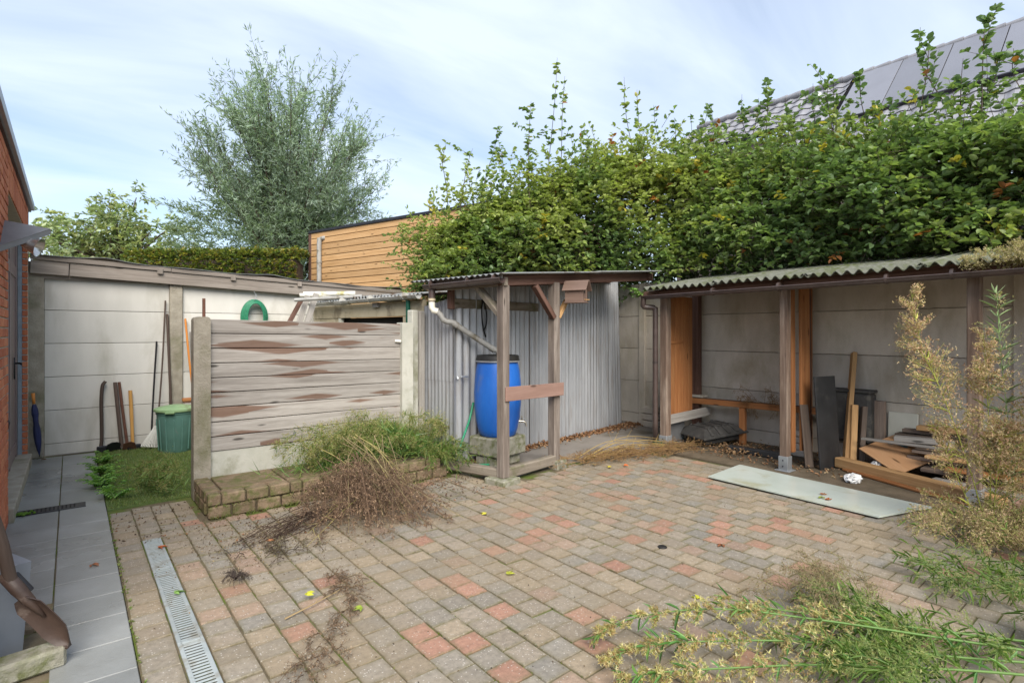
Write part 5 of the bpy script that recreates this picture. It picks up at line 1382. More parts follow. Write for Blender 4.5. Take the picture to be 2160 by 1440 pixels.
# low skirt of foliage hiding the trunk
Ns = 900; a = rng.uniform(0, 6.28, Ns); r = 2.6 * np.sqrt(rng.random(Ns)); S = WC + np.c_[np.cos(a) * r, np.sin(a) * r, rng.uniform(2.4, 4.6, Ns)]
D = unit(np.c_[np.cos(a), np.sin(a), rng.uniform(-.3, .8, Ns)] + rng.normal(0, .4, (Ns, 3)))
tt = rng.uniform(0, 1, (Ns, 22)); P = (S[:, None] + D[:, None] * (.8 * tt)[..., None]).reshape(-1, 3); D2 = np.repeat(D, 22, 0)
C = np.array([.20, .27, .175]) * rng.uniform(.7, 1.3, (len(P), 1))
v.leaves(P, unit(D2 + rng.normal(0, .6, D2.shape)), rdir(len(P)), .15, .028, C, simple=True)
v.build('crown', 'leaf', wl)

# ---- walnut-like tree far left, small autumn shrub and clipped hedge
def far_tree(name, label, c, blobs, n, ll, lw, cols, w=None, trunk=.18, tz=3.0):
    t = thing(name, label, 'tree' if trunk > .1 else 'shrub', (c[0], c[1], 0))
    m = MB(); m.tube(smooth([(c[0], c[1], 0), (c[0] + .1, c[1], tz * .6), (c[0], c[1], tz)]), np.linspace(trunk, trunk * .6, 17), 8)
    v = Veg()
    for bx, by, bz, br in blobs:
        m.tube(smooth([(c[0], c[1], tz * .8), ((c[0] + bx) / 2, (c[1] + by) / 2, (tz + bz) / 2), (bx, by, bz)]), np.linspace(trunk * .45, .02, 17), 6)
        k = int(n * br ** 2); d = rdir(k); S = np.array([bx, by, bz]) + d * br * rng.uniform(.35, 1, (k, 1)) * np.array([1, 1, .8])
        sprigs(v, S, d + rng.normal(0, .5, (k, 3)) - UP * .1, rng.uniform(.25, .55, k), 7, ll, lw, pick(cols, k, w), .25, r=.006, simple=True)
    m.build('trunk', 'bark', t, True); v.build('crown', 'leaf', t); return t
bl_ = []
for k in range(44):
    a, r = rng.uniform(0, 6.28), rng.uniform(.3, 2.9); bl_.append((1.5 + r * math.cos(a), 29.3 + r * math.sin(a), 4.1 + (3.1 - .55 * r) * rng.uniform(.0, 1.0) ** .8, rng.uniform(.35, .7)))
bl_ += [(3.55, 27.9, 6.1, .38), (3.2, 28.1, 5.2, .5), (-.6, 31.0, 6.2, .4), (2.2, 28.8, 7.2, .42), (1.3, 29.6, 7.0, .4)]
far_tree('walnut_tree', 'open crowned pale green tree far behind the concrete panel wall', (1.5, 29.3), bl_, 90, .24, .12, [(.29, .36, .19), (.34, .40, .22), (.37, .40, .20), (.25, .32, .17)], tz=4.0)  # leaf colours lightened in place of distance haze
far_tree('autumn_shrub', 'small yellow orange leaved shrub between willow and pale green tree', (2.75, 19.8), [(2.75, 19.8, 3.3, .6), (3.1, 19.6, 3.0, .55), (2.4, 19.9, 3.0, .6), (2.9, 19.5, 3.7, .4)], 160, .13, .07, [(.36, .24, .05), (.30, .27, .06), (.2, .22, .05)], trunk=.06, tz=2.0)
ch = thing('clipped_hedge', 'low clipped green hedge behind the concrete wall beside the timber shed', 'hedge', (3.0, 13.7, 0))
v = Veg(); N = 4200
A_, B_ = np.array([1.2, 15.6]), np.array([4.22, 12.95]); dh = unit(B_ - A_); nh_ = np.array([-dh[1], dh[0]]); nh_ = -nh_ if nh_ @ CAMF > 0 else nh_
t = rng.random(N); w = rng.uniform(-.45, .45, N); z = rng.uniform(1.6, 3.26, N)
f = rng.random(N); w = np.where(f < .6, .45, w); z = np.where(f >= .6, 3.26, z)
S = np.c_[A_ + (B_ - A_) * t[:, None] + nh_ * w[:, None], z] + rng.normal(0, .025, (N, 3))
sprigs(v, S - .1 * UP, np.c_[np.repeat(nh_[None], N, 0) * (f < .6)[:, None], .3 + (f >= .6)] + rng.normal(0, .5, (N, 3)), .14, 7, .065, .042, pick([(.13, .18, .035), (.19, .22, .04), (.28, .25, .05), (.08, .13, .03)], N), .1, simple=True)
v.build('foliage', 'leaf', ch)
c_ = (A_ + B_) / 2; m = MB(); m.box((c_[0], c_[1], 1.55), (np.linalg.norm(B_ - A_) - .3, .6, 3.05), rotz(math.atan2(dh[1], dh[0])), .1); m.build('core', 'bark', ch)

# ---- pulled weeds
DRY = [(.30, .19, .11), (.38, .26, .155), (.22, .13, .075), (.46, .35, .2)]
PALE = [(.50, .43, .22), (.42, .40, .14), (.36, .30, .16), (.55, .46, .30)]
GRN = [(.13, .22, .05), (.19, .29, .07), (.10, .17, .04)]
def weed(v, pts, nb=26, bl=.22, t0=.3, nt=9, ts=.012, stem=(.30, .26, .10), tuft=PALE, leaf=GRN, nleaf=0, ll=.07, lw=.008, r=.004, spread=.8, droop=.1, blades=5, zmin=.004):
    P = smooth(pts, 8); m = len(P); T = unit(np.gradient(P, axis=0))
    v.stems(P[None], r, r * .35, stem)
    if nb:
        tt = rng.uniform(t0, 1, nb); i = (tt * (m - 1)).astype(int)
        d = unit(T[i] * rng.uniform(.5, 1.1, (nb, 1)) + unit(np.cross(T[i], rdir(nb))) * spread)
        L = bl * (1.1 - .7 * (tt - t0) / (1 - t0)) * rng.uniform(.6, 1.15, nb)
        k = np.linspace(0, 1, 4)[None, :, None]
        B = P[i][:, None] + d[:, None] * L[:, None, None] * k - UP * (droop * L[:, None, None] * k ** 2)
        B[..., 2] = np.maximum(B[..., 2], zmin)
        v.stems(B, r * .4, r * .15, stem)
        if nt:
            q = rng.uniform(.3, 1.05, (nb, nt)); Q = P[i][:, None] + d[:, None] * (L[:, None] * q)[..., None] - UP * (droop * L[:, None] * q ** 2)[..., None]
            Q = Q.reshape(-1, 3) + rng.normal(0, 1, (nb * nt, 3)) * np.repeat(L, nt)[:, None] * .13
            Q[:, 2] = np.maximum(Q[:, 2], zmin)
            v.tufts(Q, ts * rng.uniform(.6, 1.3, len(Q)), blades, pick(tuft, len(Q)), .28, .25)
            # hair-thin stalks that carry the heads
            q0 = np.repeat(P[i], nt, 0) + np.repeat(d, nt, 0) * (np.repeat(L, nt) * .3)[:, None]
            k = rng.random(len(Q)) < .4; v.blades(Q[k], (q0 - Q)[k], np.linalg.norm((q0 - Q)[k], axis=1) * .6, .0016, stem)
    if nleaf:
        i = rng.integers(0, m - 1, nleaf); d = unit(T[i] * .8 + unit(np.cross(T[i], rdir(nleaf))) * .9)
        v.leaves(P[i], d, rdir(nleaf) + UP, ll * rng.uniform(.6, 1.3, nleaf), lw, pick(leaf, nleaf), .3)
def veg_thing(v, name, mat, label, cat, kind=None):
    return tag(v.build(name, mat), label, cat, kind=kind)

# green heap thrown on the brick bed
v = Veg()
for _ in range(76):
    b = np.array([rng.uniform(1.75, 2.95), rng.uniform(4.9, 5.3), .19]); a = rng.uniform(0, 6.28); L = rng.uniform(.3, .75); hz = rng.uniform(.05, .34) * (1 - abs(b[0] - 2.45) * .5)
    e = b + np.array([math.cos(a) * L - .12, math.sin(a) * L * .4 - .08, hz]); e[1] = min(e[1], 5.40); mid = (b + e) / 2 + np.array([0, 0, .12 + hz * .5]); mid[1] = min(mid[1], 5.36)
    weed(v, [b, mid, e], 20, .15, .2, 12, .012, stem=(.24, .29, .09), tuft=[(.36, .36, .13), (.48, .45, .22), (.27, .32, .09), (.40, .31, .16)], nleaf=12, ll=.06, lw=.005)
n = 4600
S = np.c_[rng.normal(2.42, .34, n), rng.normal(5.12, .13, n), np.zeros(n)]; S[:, 1] = np.clip(S[:, 1], 4.75, 5.37)
S[:, 2] = .19 + rng.random(n) * .30 * np.exp(-((S[:, 0] - 2.45) / .42) ** 2)
v.blades(S, np.c_[rng.normal(0, 1, (n, 2)), rng.uniform(.1, 1.2, n)], rng.uniform(.08, .2, n), .007, pick([(.12, .24, .05), (.17, .30, .08), (.25, .30, .08), (.08, .16, .05)], n))
veg_thing(v, 'weed_heap', 'leaf', 'bushy heap of green weeds thrown on the brick bed below the fence', 'weeds')
# weeds spilling at the end of the bed towards the sill beam
v = Veg()
for _ in range(34):
    b = np.array([rng.uniform(2.75, 3.05), rng.uniform(4.75, 5.05), .15]); a = rng.uniform(-2.4, .3); L = rng.uniform(.2, .5)
    e = b + np.array([math.cos(a) * L, math.sin(a) * L, rng.uniform(-.12, .1)]); e[2] = max(e[2], .02)
    weed(v, [b, (b + e) / 2 + np.array([0, 0, .12]), e], 8, .10, .3, 5, .009, stem=(.24, .28, .08), tuft=[(.30, .30, .10), (.42, .38, .16)], nleaf=16, ll=.07, lw=.006)
veg_thing(v, 'weed_heap', 'leaf', 'yellow green stringy weeds spilling over the bed end by the barrel', 'weeds')
# brown heap in front of the bed
v = Veg()
BR = [(.19, .125, .085), (.28, .185, .12), (.38, .27, .18), (.08, .055, .045), (.13, .09, .065)]
for _ in range(66):
    b = np.array([rng.normal(1.95, .17), rng.normal(4.60, .12), rng.uniform(.08, .42)]); a = rng.normal(-1.72, .42); L = rng.uniform(.5, 1.15)
    e = b + np.array([math.cos(a) * L, math.sin(a) * L, 0]); e[2] = rng.uniform(.015, .09)
    weed(v, [b, (b + e) / 2 + np.array([0, 0, .07]), e], 20, .15, .3, 7, .013, stem=(.20, .13, .085), tuft=BR, r=.0035, droop=.25)
for _ in range(30):
    b = np.array([rng.normal(1.85, .16), rng.normal(4.3, .2), rng.uniform(.02, .2)]); a = rng.uniform(0, 6.28)
    e = b + np.array([math.cos(a) * .3, math.sin(a) * .3, rng.uniform(-.1, .16)]); e[2] = max(e[2], .01)
    weed(v, [b, (b + e) / 2 + [0, 0, .06], e], 16, .12, .1, 6, .012, stem=(.12, .08, .055), tuft=BR, r=.003, droop=.2)
for x0, y0, z0, x1, y1 in ((1.98, 4.75, .52, 2.18, 3.95), (1.97, 4.75, .50, 2.02, 3.85), (2.0, 4.76, .50, 2.28, 4.1), (1.7, 4.9, .42, 1.95, 4.0), (1.95, 4.3, .16, 1.22, 3.72), (2.0, 4.45, .18, 1.3, 3.95)):
    weed(v, [(x0, y0, z0), (x0 * .55 + x1 * .45, y0 * .55 + y1 * .45, z0 * .75), (x1, y1, .02)], 7, .2, .35, 0, stem=(.42, .36, .15), r=.0055)
for _ in range(26):
    x0, y0, z0 = rng.normal(1.98, .10), rng.normal(4.72, .06), rng.uniform(.3, .52); x1, y1 = rng.normal(2.0, .26), rng.uniform(3.55, 4.1)
    weed(v, [(x0, y0, z0), (x0 * .55 + x1 * .45, y0 * .55 + y1 * .45, z0 * .72), (x1, y1, .015)], 6, .18, .35, 2, .012, stem=tuple(np.array([.30, .24, .13]) * rng.uniform(.6, 1.3)), tuft=BR, r=rng.uniform(.003, .006))
veg_thing(v, 'dead_weed_heap', 'dry_leaf', 'sprawling heap of brown dead weeds on the paving before the bed', 'weeds')
# dark pulled stalks, thin brown trail, single clumps
v = Veg()
for _ in range(22):
    b = np.array([rng.normal(1.62, .12), rng.normal(4.35, .10), .03]); e = np.array([rng.uniform(.82, 1.15), rng.uniform(3.85, 4.15), .012])
    weed(v, [b, (b + e) / 2 + rng.normal(0, .04, 3) * [1, 1, .3] + [0, 0, .02], e], 9, .09, .4, 3, .008, stem=(.075, .05, .04), tuft=[(.09, .065, .05), (.14, .10, .07)], r=.004)
for _ in range(20):
    c = np.array([rng.normal(1.05, .10), rng.normal(3.80, .12), .008]); a = rng.uniform(0, 6.28)
    weed(v, [c, c + [.05 * math.cos(a), .05 * math.sin(a), .025], c + [.13 * math.cos(a), .13 * math.sin(a), .006]], 7, .06, .2, 4, .009, stem=(.08, .06, .045), tuft=[(.10, .075, .05), (.22, .20, .12)], r=.003)
veg_thing(v, 'pulled_stalks', 'dry_leaf', 'dark pulled stalks strewn on the paving from the brown heap', 'stalks')
v = Veg()
for k in range(34):
    t = k / 33; c = np.array([1.17 - .30 * t + .12 * math.sin(t * 5), 3.25 - .95 * t, .006]) + np.r_[rng.normal(0, .025, 2), 0]; a = rng.normal(-1.9, .7); L = rng.uniform(.08, .2)
    weed(v, [c, c + [L * .5 * math.cos(a), L * .5 * math.sin(a), .03], c + [L * math.cos(a), L * math.sin(a), .008]], 12, .06, .1, 6, .007, stem=(.16, .11, .07), tuft=BR, r=.0025)
veg_thing(v, 'weed_trail', 'dry_leaf', 'thin trail of brown weed fluff running over the paving', 'weeds')
v = Veg(); weed(v, [(.83, 2.86, .012), (1.02, 2.92, .02), (1.22, 3.02, .014)], 3, .05, .4, 0, stem=(.38, .28, .15), r=.006)
veg_thing(v, 'dry_stick', 'dry_leaf', 'straight pale dry stalk lying across the brown weed trail', 'stick')
v = Veg()
for _ in range(26):
    a = rng.uniform(0, 6.28); c = np.array([.74, 3.50, .01]); L = rng.uniform(.04, .11)
    weed(v, [c, c + [L * .5 * math.cos(a), L * .5 * math.sin(a), .03], c + [L * math.cos(a), L * math.sin(a), .005]], 4, .04, .2, 2, .007, stem=(.07, .055, .05), tuft=[(.08, .06, .05)], r=.003)
veg_thing(v, 'root_clump', 'dry_leaf', 'small dark root clump on the paving near the drain channel', 'root clump')
# dry bundle on the apron edge
v = Veg()
for _ in range(95):
    x = rng.uniform(4.2, 5.9); y = 4.36 - .10 * (x - 4.2) + rng.normal(0, .09) - (.22 * max(0, x - 5.3)); a = rng.choice([0.0, 3.14]) + rng.normal(-.1, .22); L = rng.uniform(.3, .8)
    c = np.array([x, y - .1, .05]); e = c + [L * math.cos(a), L * math.sin(a) - .03, 0]; e[2] = .035
    weed(v, [c, (c + e) / 2 + [0, 0, rng.uniform(.01, .07)], e], 10, .09, .1, 7, .011, stem=(.30, .19, .08), tuft=[(.28, .17, .09), (.34, .22, .12), (.20, .12, .065)], r=.003, zmin=.03)
for k in range(9):
    y = 4.14 + .02 * k; x0 = rng.uniform(4.3, 4.7)
    weed(v, [(x0, y + .06, .05), (x0 + .6, y + .02, .10 + .012 * k), (x0 + 1.45, y - .22, .045)], 4, .2, .3, 0, stem=(.50, .36, .14), r=.005)
veg_thing(v, 'dry_weed_bundle', 'dry_leaf', 'long bundle of dry yellow stalks lying along the apron edge', 'weeds')
v = Veg()
for _ in range(26):
    c = np.array([rng.normal(6.60, .05), rng.normal(3.42, .16), .56]); a = rng.uniform(0, 6.28); e = c + [.12 * math.cos(a) - .05, .22 * math.sin(a), rng.uniform(-.2, .2)]
    weed(v, [c, (c + e) / 2 + [0, 0, .05], e], 12, .10, .1, 7, .008, stem=(.22, .13, .06), tuft=[(.24, .15, .07), (.30, .20, .10), (.17, .10, .05)], r=.0025, droop=.5)
veg_thing(v, 'dry_weed_bundle', 'dry_leaf', 'tangle of brown dry weeds hanging over the orange bench rail', 'weeds')

# tall seeding weed by the plank pile
v = Veg(); bs_ = np.array([4.98, .98, .02])
STK = (.40, .42, .10)
stalks = [([bs_, bs_ + [-.02, .10, .45], bs_ + [-.03, .25, .95], bs_ + [-.05, .37, 1.30], bs_ + [-.06, .44, 1.72]], 66, .26), ([bs_ + [.03, 0, 0], bs_ + [.05, .0, .5], bs_ + [.06, .02, 1.0], bs_ + [.05, .04, 1.42]], 56, .24),
          ([bs_ + [.05, -.03, 0], bs_ + [.10, -.10, .4], bs_ + [.14, -.2, .8], bs_ + [.16, -.28, 1.12]], 56, .26), ([bs_ + [-.02, .03, 0], bs_ + [-.02, .14, .3], bs_ + [.0, .24, .55], bs_ + [.02, .3, .72]], 26, .2),
          ([bs_ + [0, -.02, 0], bs_ + [-.04, -.05, .4], bs_ + [-.06, -.1, .8]], 50, .28)]
for pts, nb, bl in stalks: weed(v, pts, int(nb * 1.25), bl, .3, 34, .0165, stem=STK, tuft=[(.46, .30, .19), (.52, .36, .22), (.52, .42, .21), (.36, .22, .14), (.60, .49, .30)], nleaf=14, ll=.09, lw=.012, r=.0055, leaf=[(.45, .46, .12), (.3, .34, .08)], spread=.8, droop=.02)
q = np.array([5.02, .85, 0])
weed(v, [q, q + [.02, .03, .7], q + [.03, .08, 1.3], q + [.02, .1, 1.75]], 22, .20, .55, 10, .012, stem=(.24, .36, .14), tuft=PALE, nleaf=110, ll=.11, lw=.0045, leaf=[(.26, .36, .19), (.32, .42, .22)], r=.004)
q = np.array([4.75, .55, 0])
for k in range(3): weed(v, [q, q + [.05 * k, -.03, .5], q + [.1 * k, -.02, 1.0], q + [.13 * k, .0, 1.25 + .1 * k]], 60, .26, .3, 28, .016, stem=(.40, .36, .16), tuft=PALE + DRY + DRY, nleaf=20, r=.005)
veg_thing(v, 'tall_weed', 'dry_leaf', 'tall dry seeding weed with fluffy heads standing by the plank pile', 'weed')
v = Veg()
for _ in range(46):
    c = np.array([rng.uniform(4.5, 5.3), rng.uniform(.5, 1.15), .03]); a = rng.uniform(0, 6.28); e = c + [.3 * math.cos(a) - .1, .3 * math.sin(a), rng.uniform(.05, .24)]
    weed(v, [c, (c + e) / 2 + [0, 0, .08], e], 24, .16, .15, 14, .013, stem=(.28, .24, .10), tuft=[(.40, .36, .15), (.38, .26, .17), (.48, .38, .23), (.30, .20, .12), (.27, .28, .09)], nleaf=6, r=.003)
veg_thing(v, 'weed_thicket', 'dry_leaf', 'low thicket of yellow brown seeding weeds round the tall weed', 'weeds')
v = Veg()
for _ in range(26):
    a = rng.uniform(0, 6.28); c = np.array([5.62, .93 + rng.normal(0, .09), 1.90]); e = c + [.16 * math.cos(a), .2 * math.sin(a), rng.uniform(.08, .24)]
    weed(v, [c, (c + e) / 2 + [0, 0, .03], e], 20, .10, .2, 16, .012, stem=(.42, .40, .16), tuft=PALE, r=.002)
veg_thing(v, 'gutter_weed', 'dry_leaf', 'pale round weed cushion growing out of the brown gutter', 'weed')
v = Veg(); c = np.array([5.55, 4.44, 1.88]); N = 16
sprigs(v, np.repeat(c[None], N, 0), np.c_[rng.normal(0, .7, (N, 2)), rng.uniform(.0, 1, N)] + [0, .5, 0], rng.uniform(.05, .16, N), 5, .045, .035, pick([(.16, .30, .07), (.22, .36, .10)], N))
veg_thing(v, 'gutter_seedling', 'leaf', 'small fresh green seedling at the end of the brown gutter', 'plant')

# foreground weeds lying at the right
v = Veg()
FG = [(.55, .50, .24), (.60, .54, .30), (.46, .42, .16), (.40, .28, .14), (.50, .38, .2)]
def fg(pts, nb, bl, nl=40, ts=.018, tuft=FG, stem=(.20, .34, .10), t0=.35): weed(v, pts, nb, bl, t0, 12, ts, stem=stem, tuft=tuft, nleaf=nl, ll=.085, lw=.010, leaf=[(.12, .27, .08), (.18, .33, .09), (.09, .2, .05)], r=.0065, blades=7, spread=.7, droop=.2)
fg([(3.35, .25, .08), (3.05, .62, .10), (2.60, 1.08, .16), (2.30, 1.42, .17), (2.02, 1.66, .12), (1.84, 1.74, .06)], 74, .09)
fg([(3.3, .3, .06), (2.95, .66, .06), (2.5, 1.1, .09), (2.15, 1.36, .10), (1.92, 1.52, .09), (1.74, 1.60, .05)], 74, .095)
fg([(3.2, .25, .05), (2.9, .55, .07), (2.45, .95, .08), (2.1, 1.22, .07), (1.85, 1.40, .06), (1.7, 1.48, .05)], 66, .09)
fg([(3.45, .35, .06), (3.1, .75, .08), (2.75, 1.10, .12), (2.55, 1.32, .14), (2.42, 1.50, .17)], 26, .10, 30)
for _ in range(44):
    c = np.array([rng.uniform(2.5, 3.3), rng.uniform(.55, 1.1), .03]); a = rng.uniform(1.2, 3.4); e = c + [.34 * math.cos(a), .34 * math.sin(a), rng.uniform(0, .11)]
    weed(v, [c, (c + e) / 2 + [0, 0, .04], e], 14, .10, .1, 8, .010, stem=(.26, .34, .11), tuft=[(.34, .40, .14), (.44, .44, .18), (.26, .34, .10)], nleaf=22, ll=.07, lw=.007, r=.003)
veg_thing(v, 'cut_weeds', 'leaf', 'freshly cut green weeds with cream seed heads lying on the paving', 'weeds')
v = Veg()
for _ in range(40):
    c = np.array([rng.uniform(2.75, 3.35), rng.uniform(1.05, 1.35), .02]); a = rng.uniform(.4, 3.0); e = c + [.2 * math.cos(a), .2 * math.sin(a), rng.uniform(.02, .2)]
    weed(v, [c, (c + e) / 2 + [0, 0, .05], e], 16, .09, .15, 8, .008, stem=(.25, .22, .12), tuft=[(.28, .19, .13), (.34, .27, .15), (.22, .20, .09)], r=.0025)
veg_thing(v, 'dead_weed_heap', 'dry_leaf', 'dusky brown weed fluff behind the freshly cut green weeds', 'weeds')
v = Veg(); N = 10
for _ in range(16):
    c = np.array([rng.uniform(3.28, 3.55), rng.uniform(.26, .50), .0]); top = c + [rng.normal(0, .06), rng.normal(0, .06), rng.uniform(.15, .36)]
    S = np.linspace(c, top, 9); v.stems(S[None], .006, .003, (.2, .32, .1))
    n = 26; i = rng.integers(1, 9, n); v.leaves(S[i], np.c_[rng.normal(size=(n, 2)), rng.uniform(-.2, .6, n)], UP + rng.normal(0, .4, (n, 3)), rng.uniform(.04, .09, n), .018, pick([(.17, .34, .07), (.24, .42, .09), (.12, .25, .05)], n), .35)
veg_thing(v, 'leafy_weed', 'leaf', 'fresh light green leafy weed growing from the paving edge', 'weed')
v = Veg()
for _ in range(30):
    c = np.array([rng.uniform(3.75, 4.45), rng.uniform(.45, .95), .02]); a = rng.uniform(1.5, 3.3); e = c + [.34 * math.cos(a), .3 * math.sin(a), rng.uniform(0, .1)]
    weed(v, [c, (c + e) / 2 + [0, 0, .05], e], 14, .10, .2, 7, .009, stem=(.24, .34, .12), tuft=[(.40, .40, .18), (.30, .34, .12), (.36, .28, .14)], nleaf=12, ll=.08, lw=.007, r=.003)
veg_thing(v, 'cut_weeds', 'leaf', 'thin green weeds lying out from the thicket onto the paving', 'weeds')

# turf corner: grass blades, ferns, bushy weed
v = Veg(); n = 15000
S = np.c_[rng.uniform(.235, 1.2, n), rng.uniform(5.53, 8.25, n), np.full(n, .003)]
v.blades(S, np.c_[rng.normal(0, .5, (n, 2)), np.ones(n)], rng.uniform(.012, .035, n), .005, pick([(.14, .21, .06), (.19, .27, .08), (.24, .26, .10)], n))
tag(v.build('grass', 'leaf', lawn), kind='stuff')
v = Veg()
for _ in range(26):
    c = np.array([rng.uniform(.55, .82), rng.uniform(5.62, 6.3), .02]); a = rng.uniform(2.2, 4.4); L = rng.uniform(.15, .4); e = c + [.6 * L * math.cos(a), L * math.sin(a) * .6, rng.uniform(.04, .26)]
    e[0] = max(e[0], .25)
    weed(v, [c, (c + e) / 2 + [0, 0, .1], e], 16, .10, .2, 9, .009, stem=(.22, .27, .08), tuft=[(.36, .35, .14), (.30, .31, .11), (.40, .33, .17)], nleaf=20, ll=.07, lw=.006, r=.0025, leaf=[(.19, .30, .10), (.25, .36, .12)])
veg_thing(v, 'bushy_weed', 'leaf', 'feathery green weed bush on the turf against the fence post', 'weed')
v = Veg()
for cx, cy, k in ((.24, 6.95, 16), (.22, 6.35, 15), (.30, 5.85, 12), (.26, 7.5, 12), (.23, 6.6, 10)):
    for _ in range(k):
        a = rng.uniform(0, 6.28); L = rng.uniform(.10, .22); c = np.array([cx, cy, .01]); t = np.linspace(0, 1, 8)[:, None]
        Q = c + np.array([math.cos(a), math.sin(a), 0]) * L * t + UP * (.22 * np.sin(t * 1.9) * L * 2.2)
        v.stems(Q[None], .003, .001, (.14, .24, .06))
        for j in range(1, 8):
            for sg in (-1, 1):
                d = np.array([math.cos(a) * .5 - sg * math.sin(a), math.sin(a) * .5 + sg * math.cos(a), .1])
                v.leaves(Q[j][None], d[None], (UP + rng.normal(0, .2, 3))[None], .055 * (1.1 - j / 9), .022, pick([(.15, .31, .06), (.22, .40, .07), (.11, .24, .05)], 1), .2)
veg_thing(v, 'fern', 'leaf', 'bright green ferny weeds along the edge of the slab path', 'fern')

# leaf litter and crumbs
def litter(name, label, n, fx, cols, size, parent_kind='stuff'):
    v = Veg(); P = fx(n); v.leaves(P, np.c_[rng.normal(size=(n, 2)), rng.normal(0, .35, n)], UP + rng.normal(0, .7, (n, 3)), size * rng.uniform(.6, 1.3, n), size * .6, pick(cols, n), .3)
    return tag(v.build(name, 'dry_leaf'), label, 'leaves', kind='stuff')
def f1(n):
    t = rng.beta(1.2, .8, n); q = C0[:2] + (C1 - C0)[:2] * t[:, None]; nn = np.array([dB[1], -dB[0]])
    d = np.abs(rng.normal(.02, .05 + .09 * t[:, None] ** 3, (n, 1))) + .02
    q = q + nn * d; return np.c_[q, .03 + rng.random(n) * .03 * np.exp(-d[:, 0] * 12)]
def f6(n):
    return np.c_[rng.normal(1.15, .32, n), rng.normal(4.1, .32, n), np.full(n, .003)]
BRN = [(.24, .12, .06), (.32, .18, .10), (.17, .09, .05), (.38, .24, .14)]
litter('leaf_litter', 'strip of brown dead leaves along the foot of the corrugated iron', 1500, f1, BRN, .038)
def f2(n): return np.c_[rng.uniform(5.75, 6.85, n), rng.uniform(2.2, 4.2, n), .02 + rng.random(n) * .015]
litter('leaf_litter', 'scattered brown leaves over the lean to floor', 420, f2, BRN + [(.4, .3, .18)], .034)
def f3(n): return np.c_[rng.normal(6.2, .16, n), rng.normal(3.5, .13, n), .02 + rng.random(n) * .06]
litter('leaf_litter', 'drift of pale brown dead leaves beside the black plastic cover', 420, f3, [(.27, .17, .09), (.32, .21, .12), (.2, .12, .065)], .034)
def f4(n):
    x = rng.uniform(.25, 3.2, n); y = np.where(x < .8, rng.uniform(4.5, 5.4, n), rng.uniform(4.0, 4.74, n)); return np.c_[x, y, np.full(n, .004)]
litter('debris', 'fine dark crumbs and leaf scraps strewn along the brick bed', 620, f4, [(.10, .07, .045), (.16, .12, .07), (.20, .10, .05), (.09, .06, .05)], .02)
def f5(n): return np.c_[rng.uniform(.6, 5.0, n), rng.uniform(.8, 4.1, n), np.full(n, .003)]
litter('debris', 'sparse dark crumbs over the block paving', 260, f5, [(.07, .055, .045), (.14, .10, .06)], .011)
litter('debris', 'fine brown crumbs and chaff spread round the dark pulled stalks', 1500, f6, [(.16, .11, .07), (.22, .16, .10), (.10, .07, .05), (.28, .22, .13)], .012)
v = Veg()
for _ in range(150):                                                                  # weeds rooted in the bed joints
    x = rng.uniform(.83, 2.85); c = np.array([x, 4.755 - rng.uniform(0, .02), rng.choice([.0, .0, .09])]); k = 5
    P = np.repeat(c[None], k, 0) + rng.normal(0, .012, (k, 3)) * [1, .3, .3]; P[:, 2] = np.maximum(P[:, 2], 0)
    v.blades(P, np.c_[rng.normal(0, .6, (k, 2)) - [0, .4], np.ones(k)], rng.uniform(.02, .05, k), .006, pick([(.16, .22, .06), (.22, .26, .08), (.20, .17, .08)], k))
v.build('joint_weeds', 'leaf', bd_)['kind'] = 'stuff'
n = 900                                                                               # moss and seedlings in the joints
v = Veg(); i = rng.integers(0, 33, n); S = np.c_[.495 + PP * i + rng.normal(0, .002, n), rng.uniform(.8, 4.6, n), np.full(n, -.008)]
k = (S[:, 0] < 3.1) | (S[:, 1] < 4.05 + .18 * (S[:, 0] - 3.15)); S = S[k & (noise3(S * [1, 1, 0], 1.6, 8) > -.05)]
v.tufts(S, .011, 6, pick([(.13, .18, .03), (.19, .23, .04), (.10, .14, .03)], len(S)), .45, .8)
S = np.c_[rng.normal(.236, .006, 75), rng.uniform(2.4, 5.4, 75), np.zeros(75)]
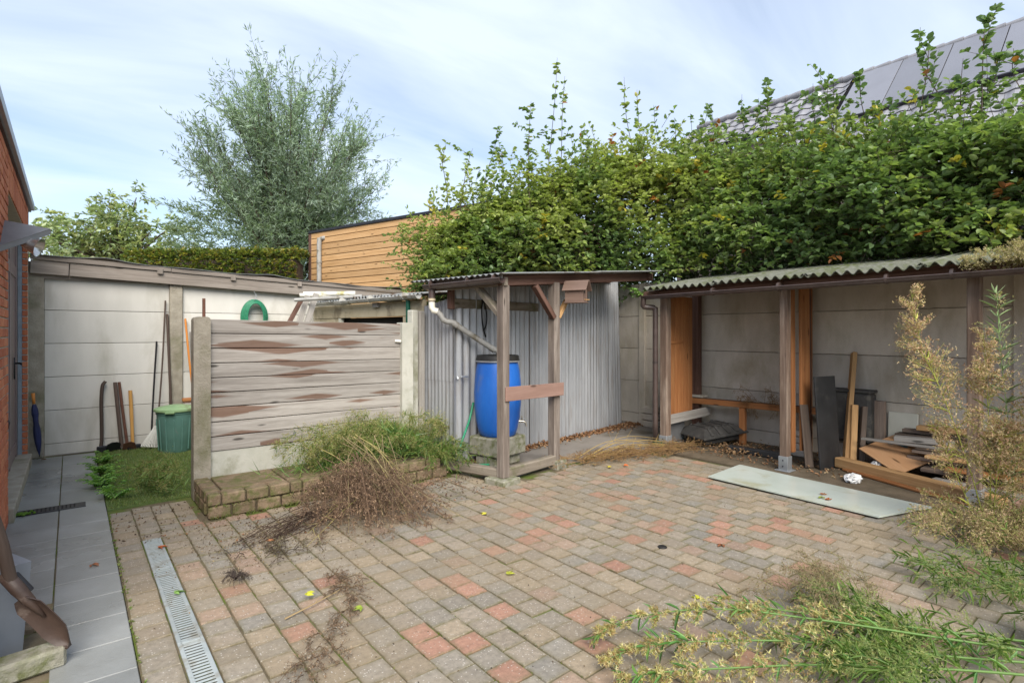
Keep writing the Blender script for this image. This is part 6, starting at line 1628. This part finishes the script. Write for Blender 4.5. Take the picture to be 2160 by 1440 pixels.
v.tufts(S, .015, 6, pick([(.16, .24, .05), (.22, .28, .07)], len(S)), .4, .8)
tag(v.build('joint_moss', 'leaf', base), kind='stuff')
# single fallen leaves
LV = [(4.94, 2.0, .034, (.45, .12, .03), 'orange brown leaf lying on the glass sheet'), (5.06, 2.10, .034, (.42, .14, .04), 'larger orange leaf on the far part of the glass sheet'), (4.98, 2.06, .034, (.25, .30, .06), 'green leaf lying on the glass sheet'),
      (4.62, 3.92, .01, (.55, .13, .03), 'bright orange red leaf by the dry stalk bundle'), (4.38, 4.12, .01, (.5, .38, .18), 'pale curled leaf at the second post pad'), (4.45, 3.95, .01, (.55, .45, .06), 'yellow leaf on the paving by the second post pad'),
      (3.42, 2.05, .004, (.25, .10, .05), 'dark red leaf on the paving beyond the black cap'), (2.62, 1.72, .004, (.5, .5, .05), 'lime yellow leaf on the paving near the cut weeds'), (2.02, 2.58, .004, (.4, .42, .06), 'small yellow green leaf in the middle of the paving'),
      (.98, 3.0, .03, (.46, .46, .05), 'yellow leaf caught on the pale dry stalk'), (1.18, 2.74, .005, (.25, .33, .05), 'green leaf near the brown weed trail'), (.10, 4.28, .003, (.30, .13, .07), 'reddish leaf scrap on the path slabs'),
      (.45, 4.33, .006, (.40, .12, .05), 'orange leaf on the drain grate'), (.44, 3.52, .008, (.2, .34, .1), 'green blade of leaf across the drain grate'), (-.26, 8.12, .01, (.22, .12, .06), 'brown leaves below the umbrella tip'),
      (1.05, 3.95, .02, (.42, .2, .1), 'orange leaf among the dark pulled stalks'), (2.55, 3.55, .004, (.5, .46, .07), 'yellow leaf on the paving before the sill beam')]
for x, y, z, c, lb in LV:
    v = Veg(); a = rng.uniform(0, 6.28); L = .055
    for da, sc_ in ((0, 1), (.9, .7), (-.9, .7)):
        v.leaves(np.array([[x, y, z + .004]]), np.array([[math.cos(a + da), math.sin(a + da), .12]]), (UP + rng.normal(0, .25, 3))[None], L * sc_, L * .5 * sc_, np.array([c]), .2)
    tag(v.build('fallen_leaf', 'dry_leaf'), lb, 'leaf', 'single fallen leaves')
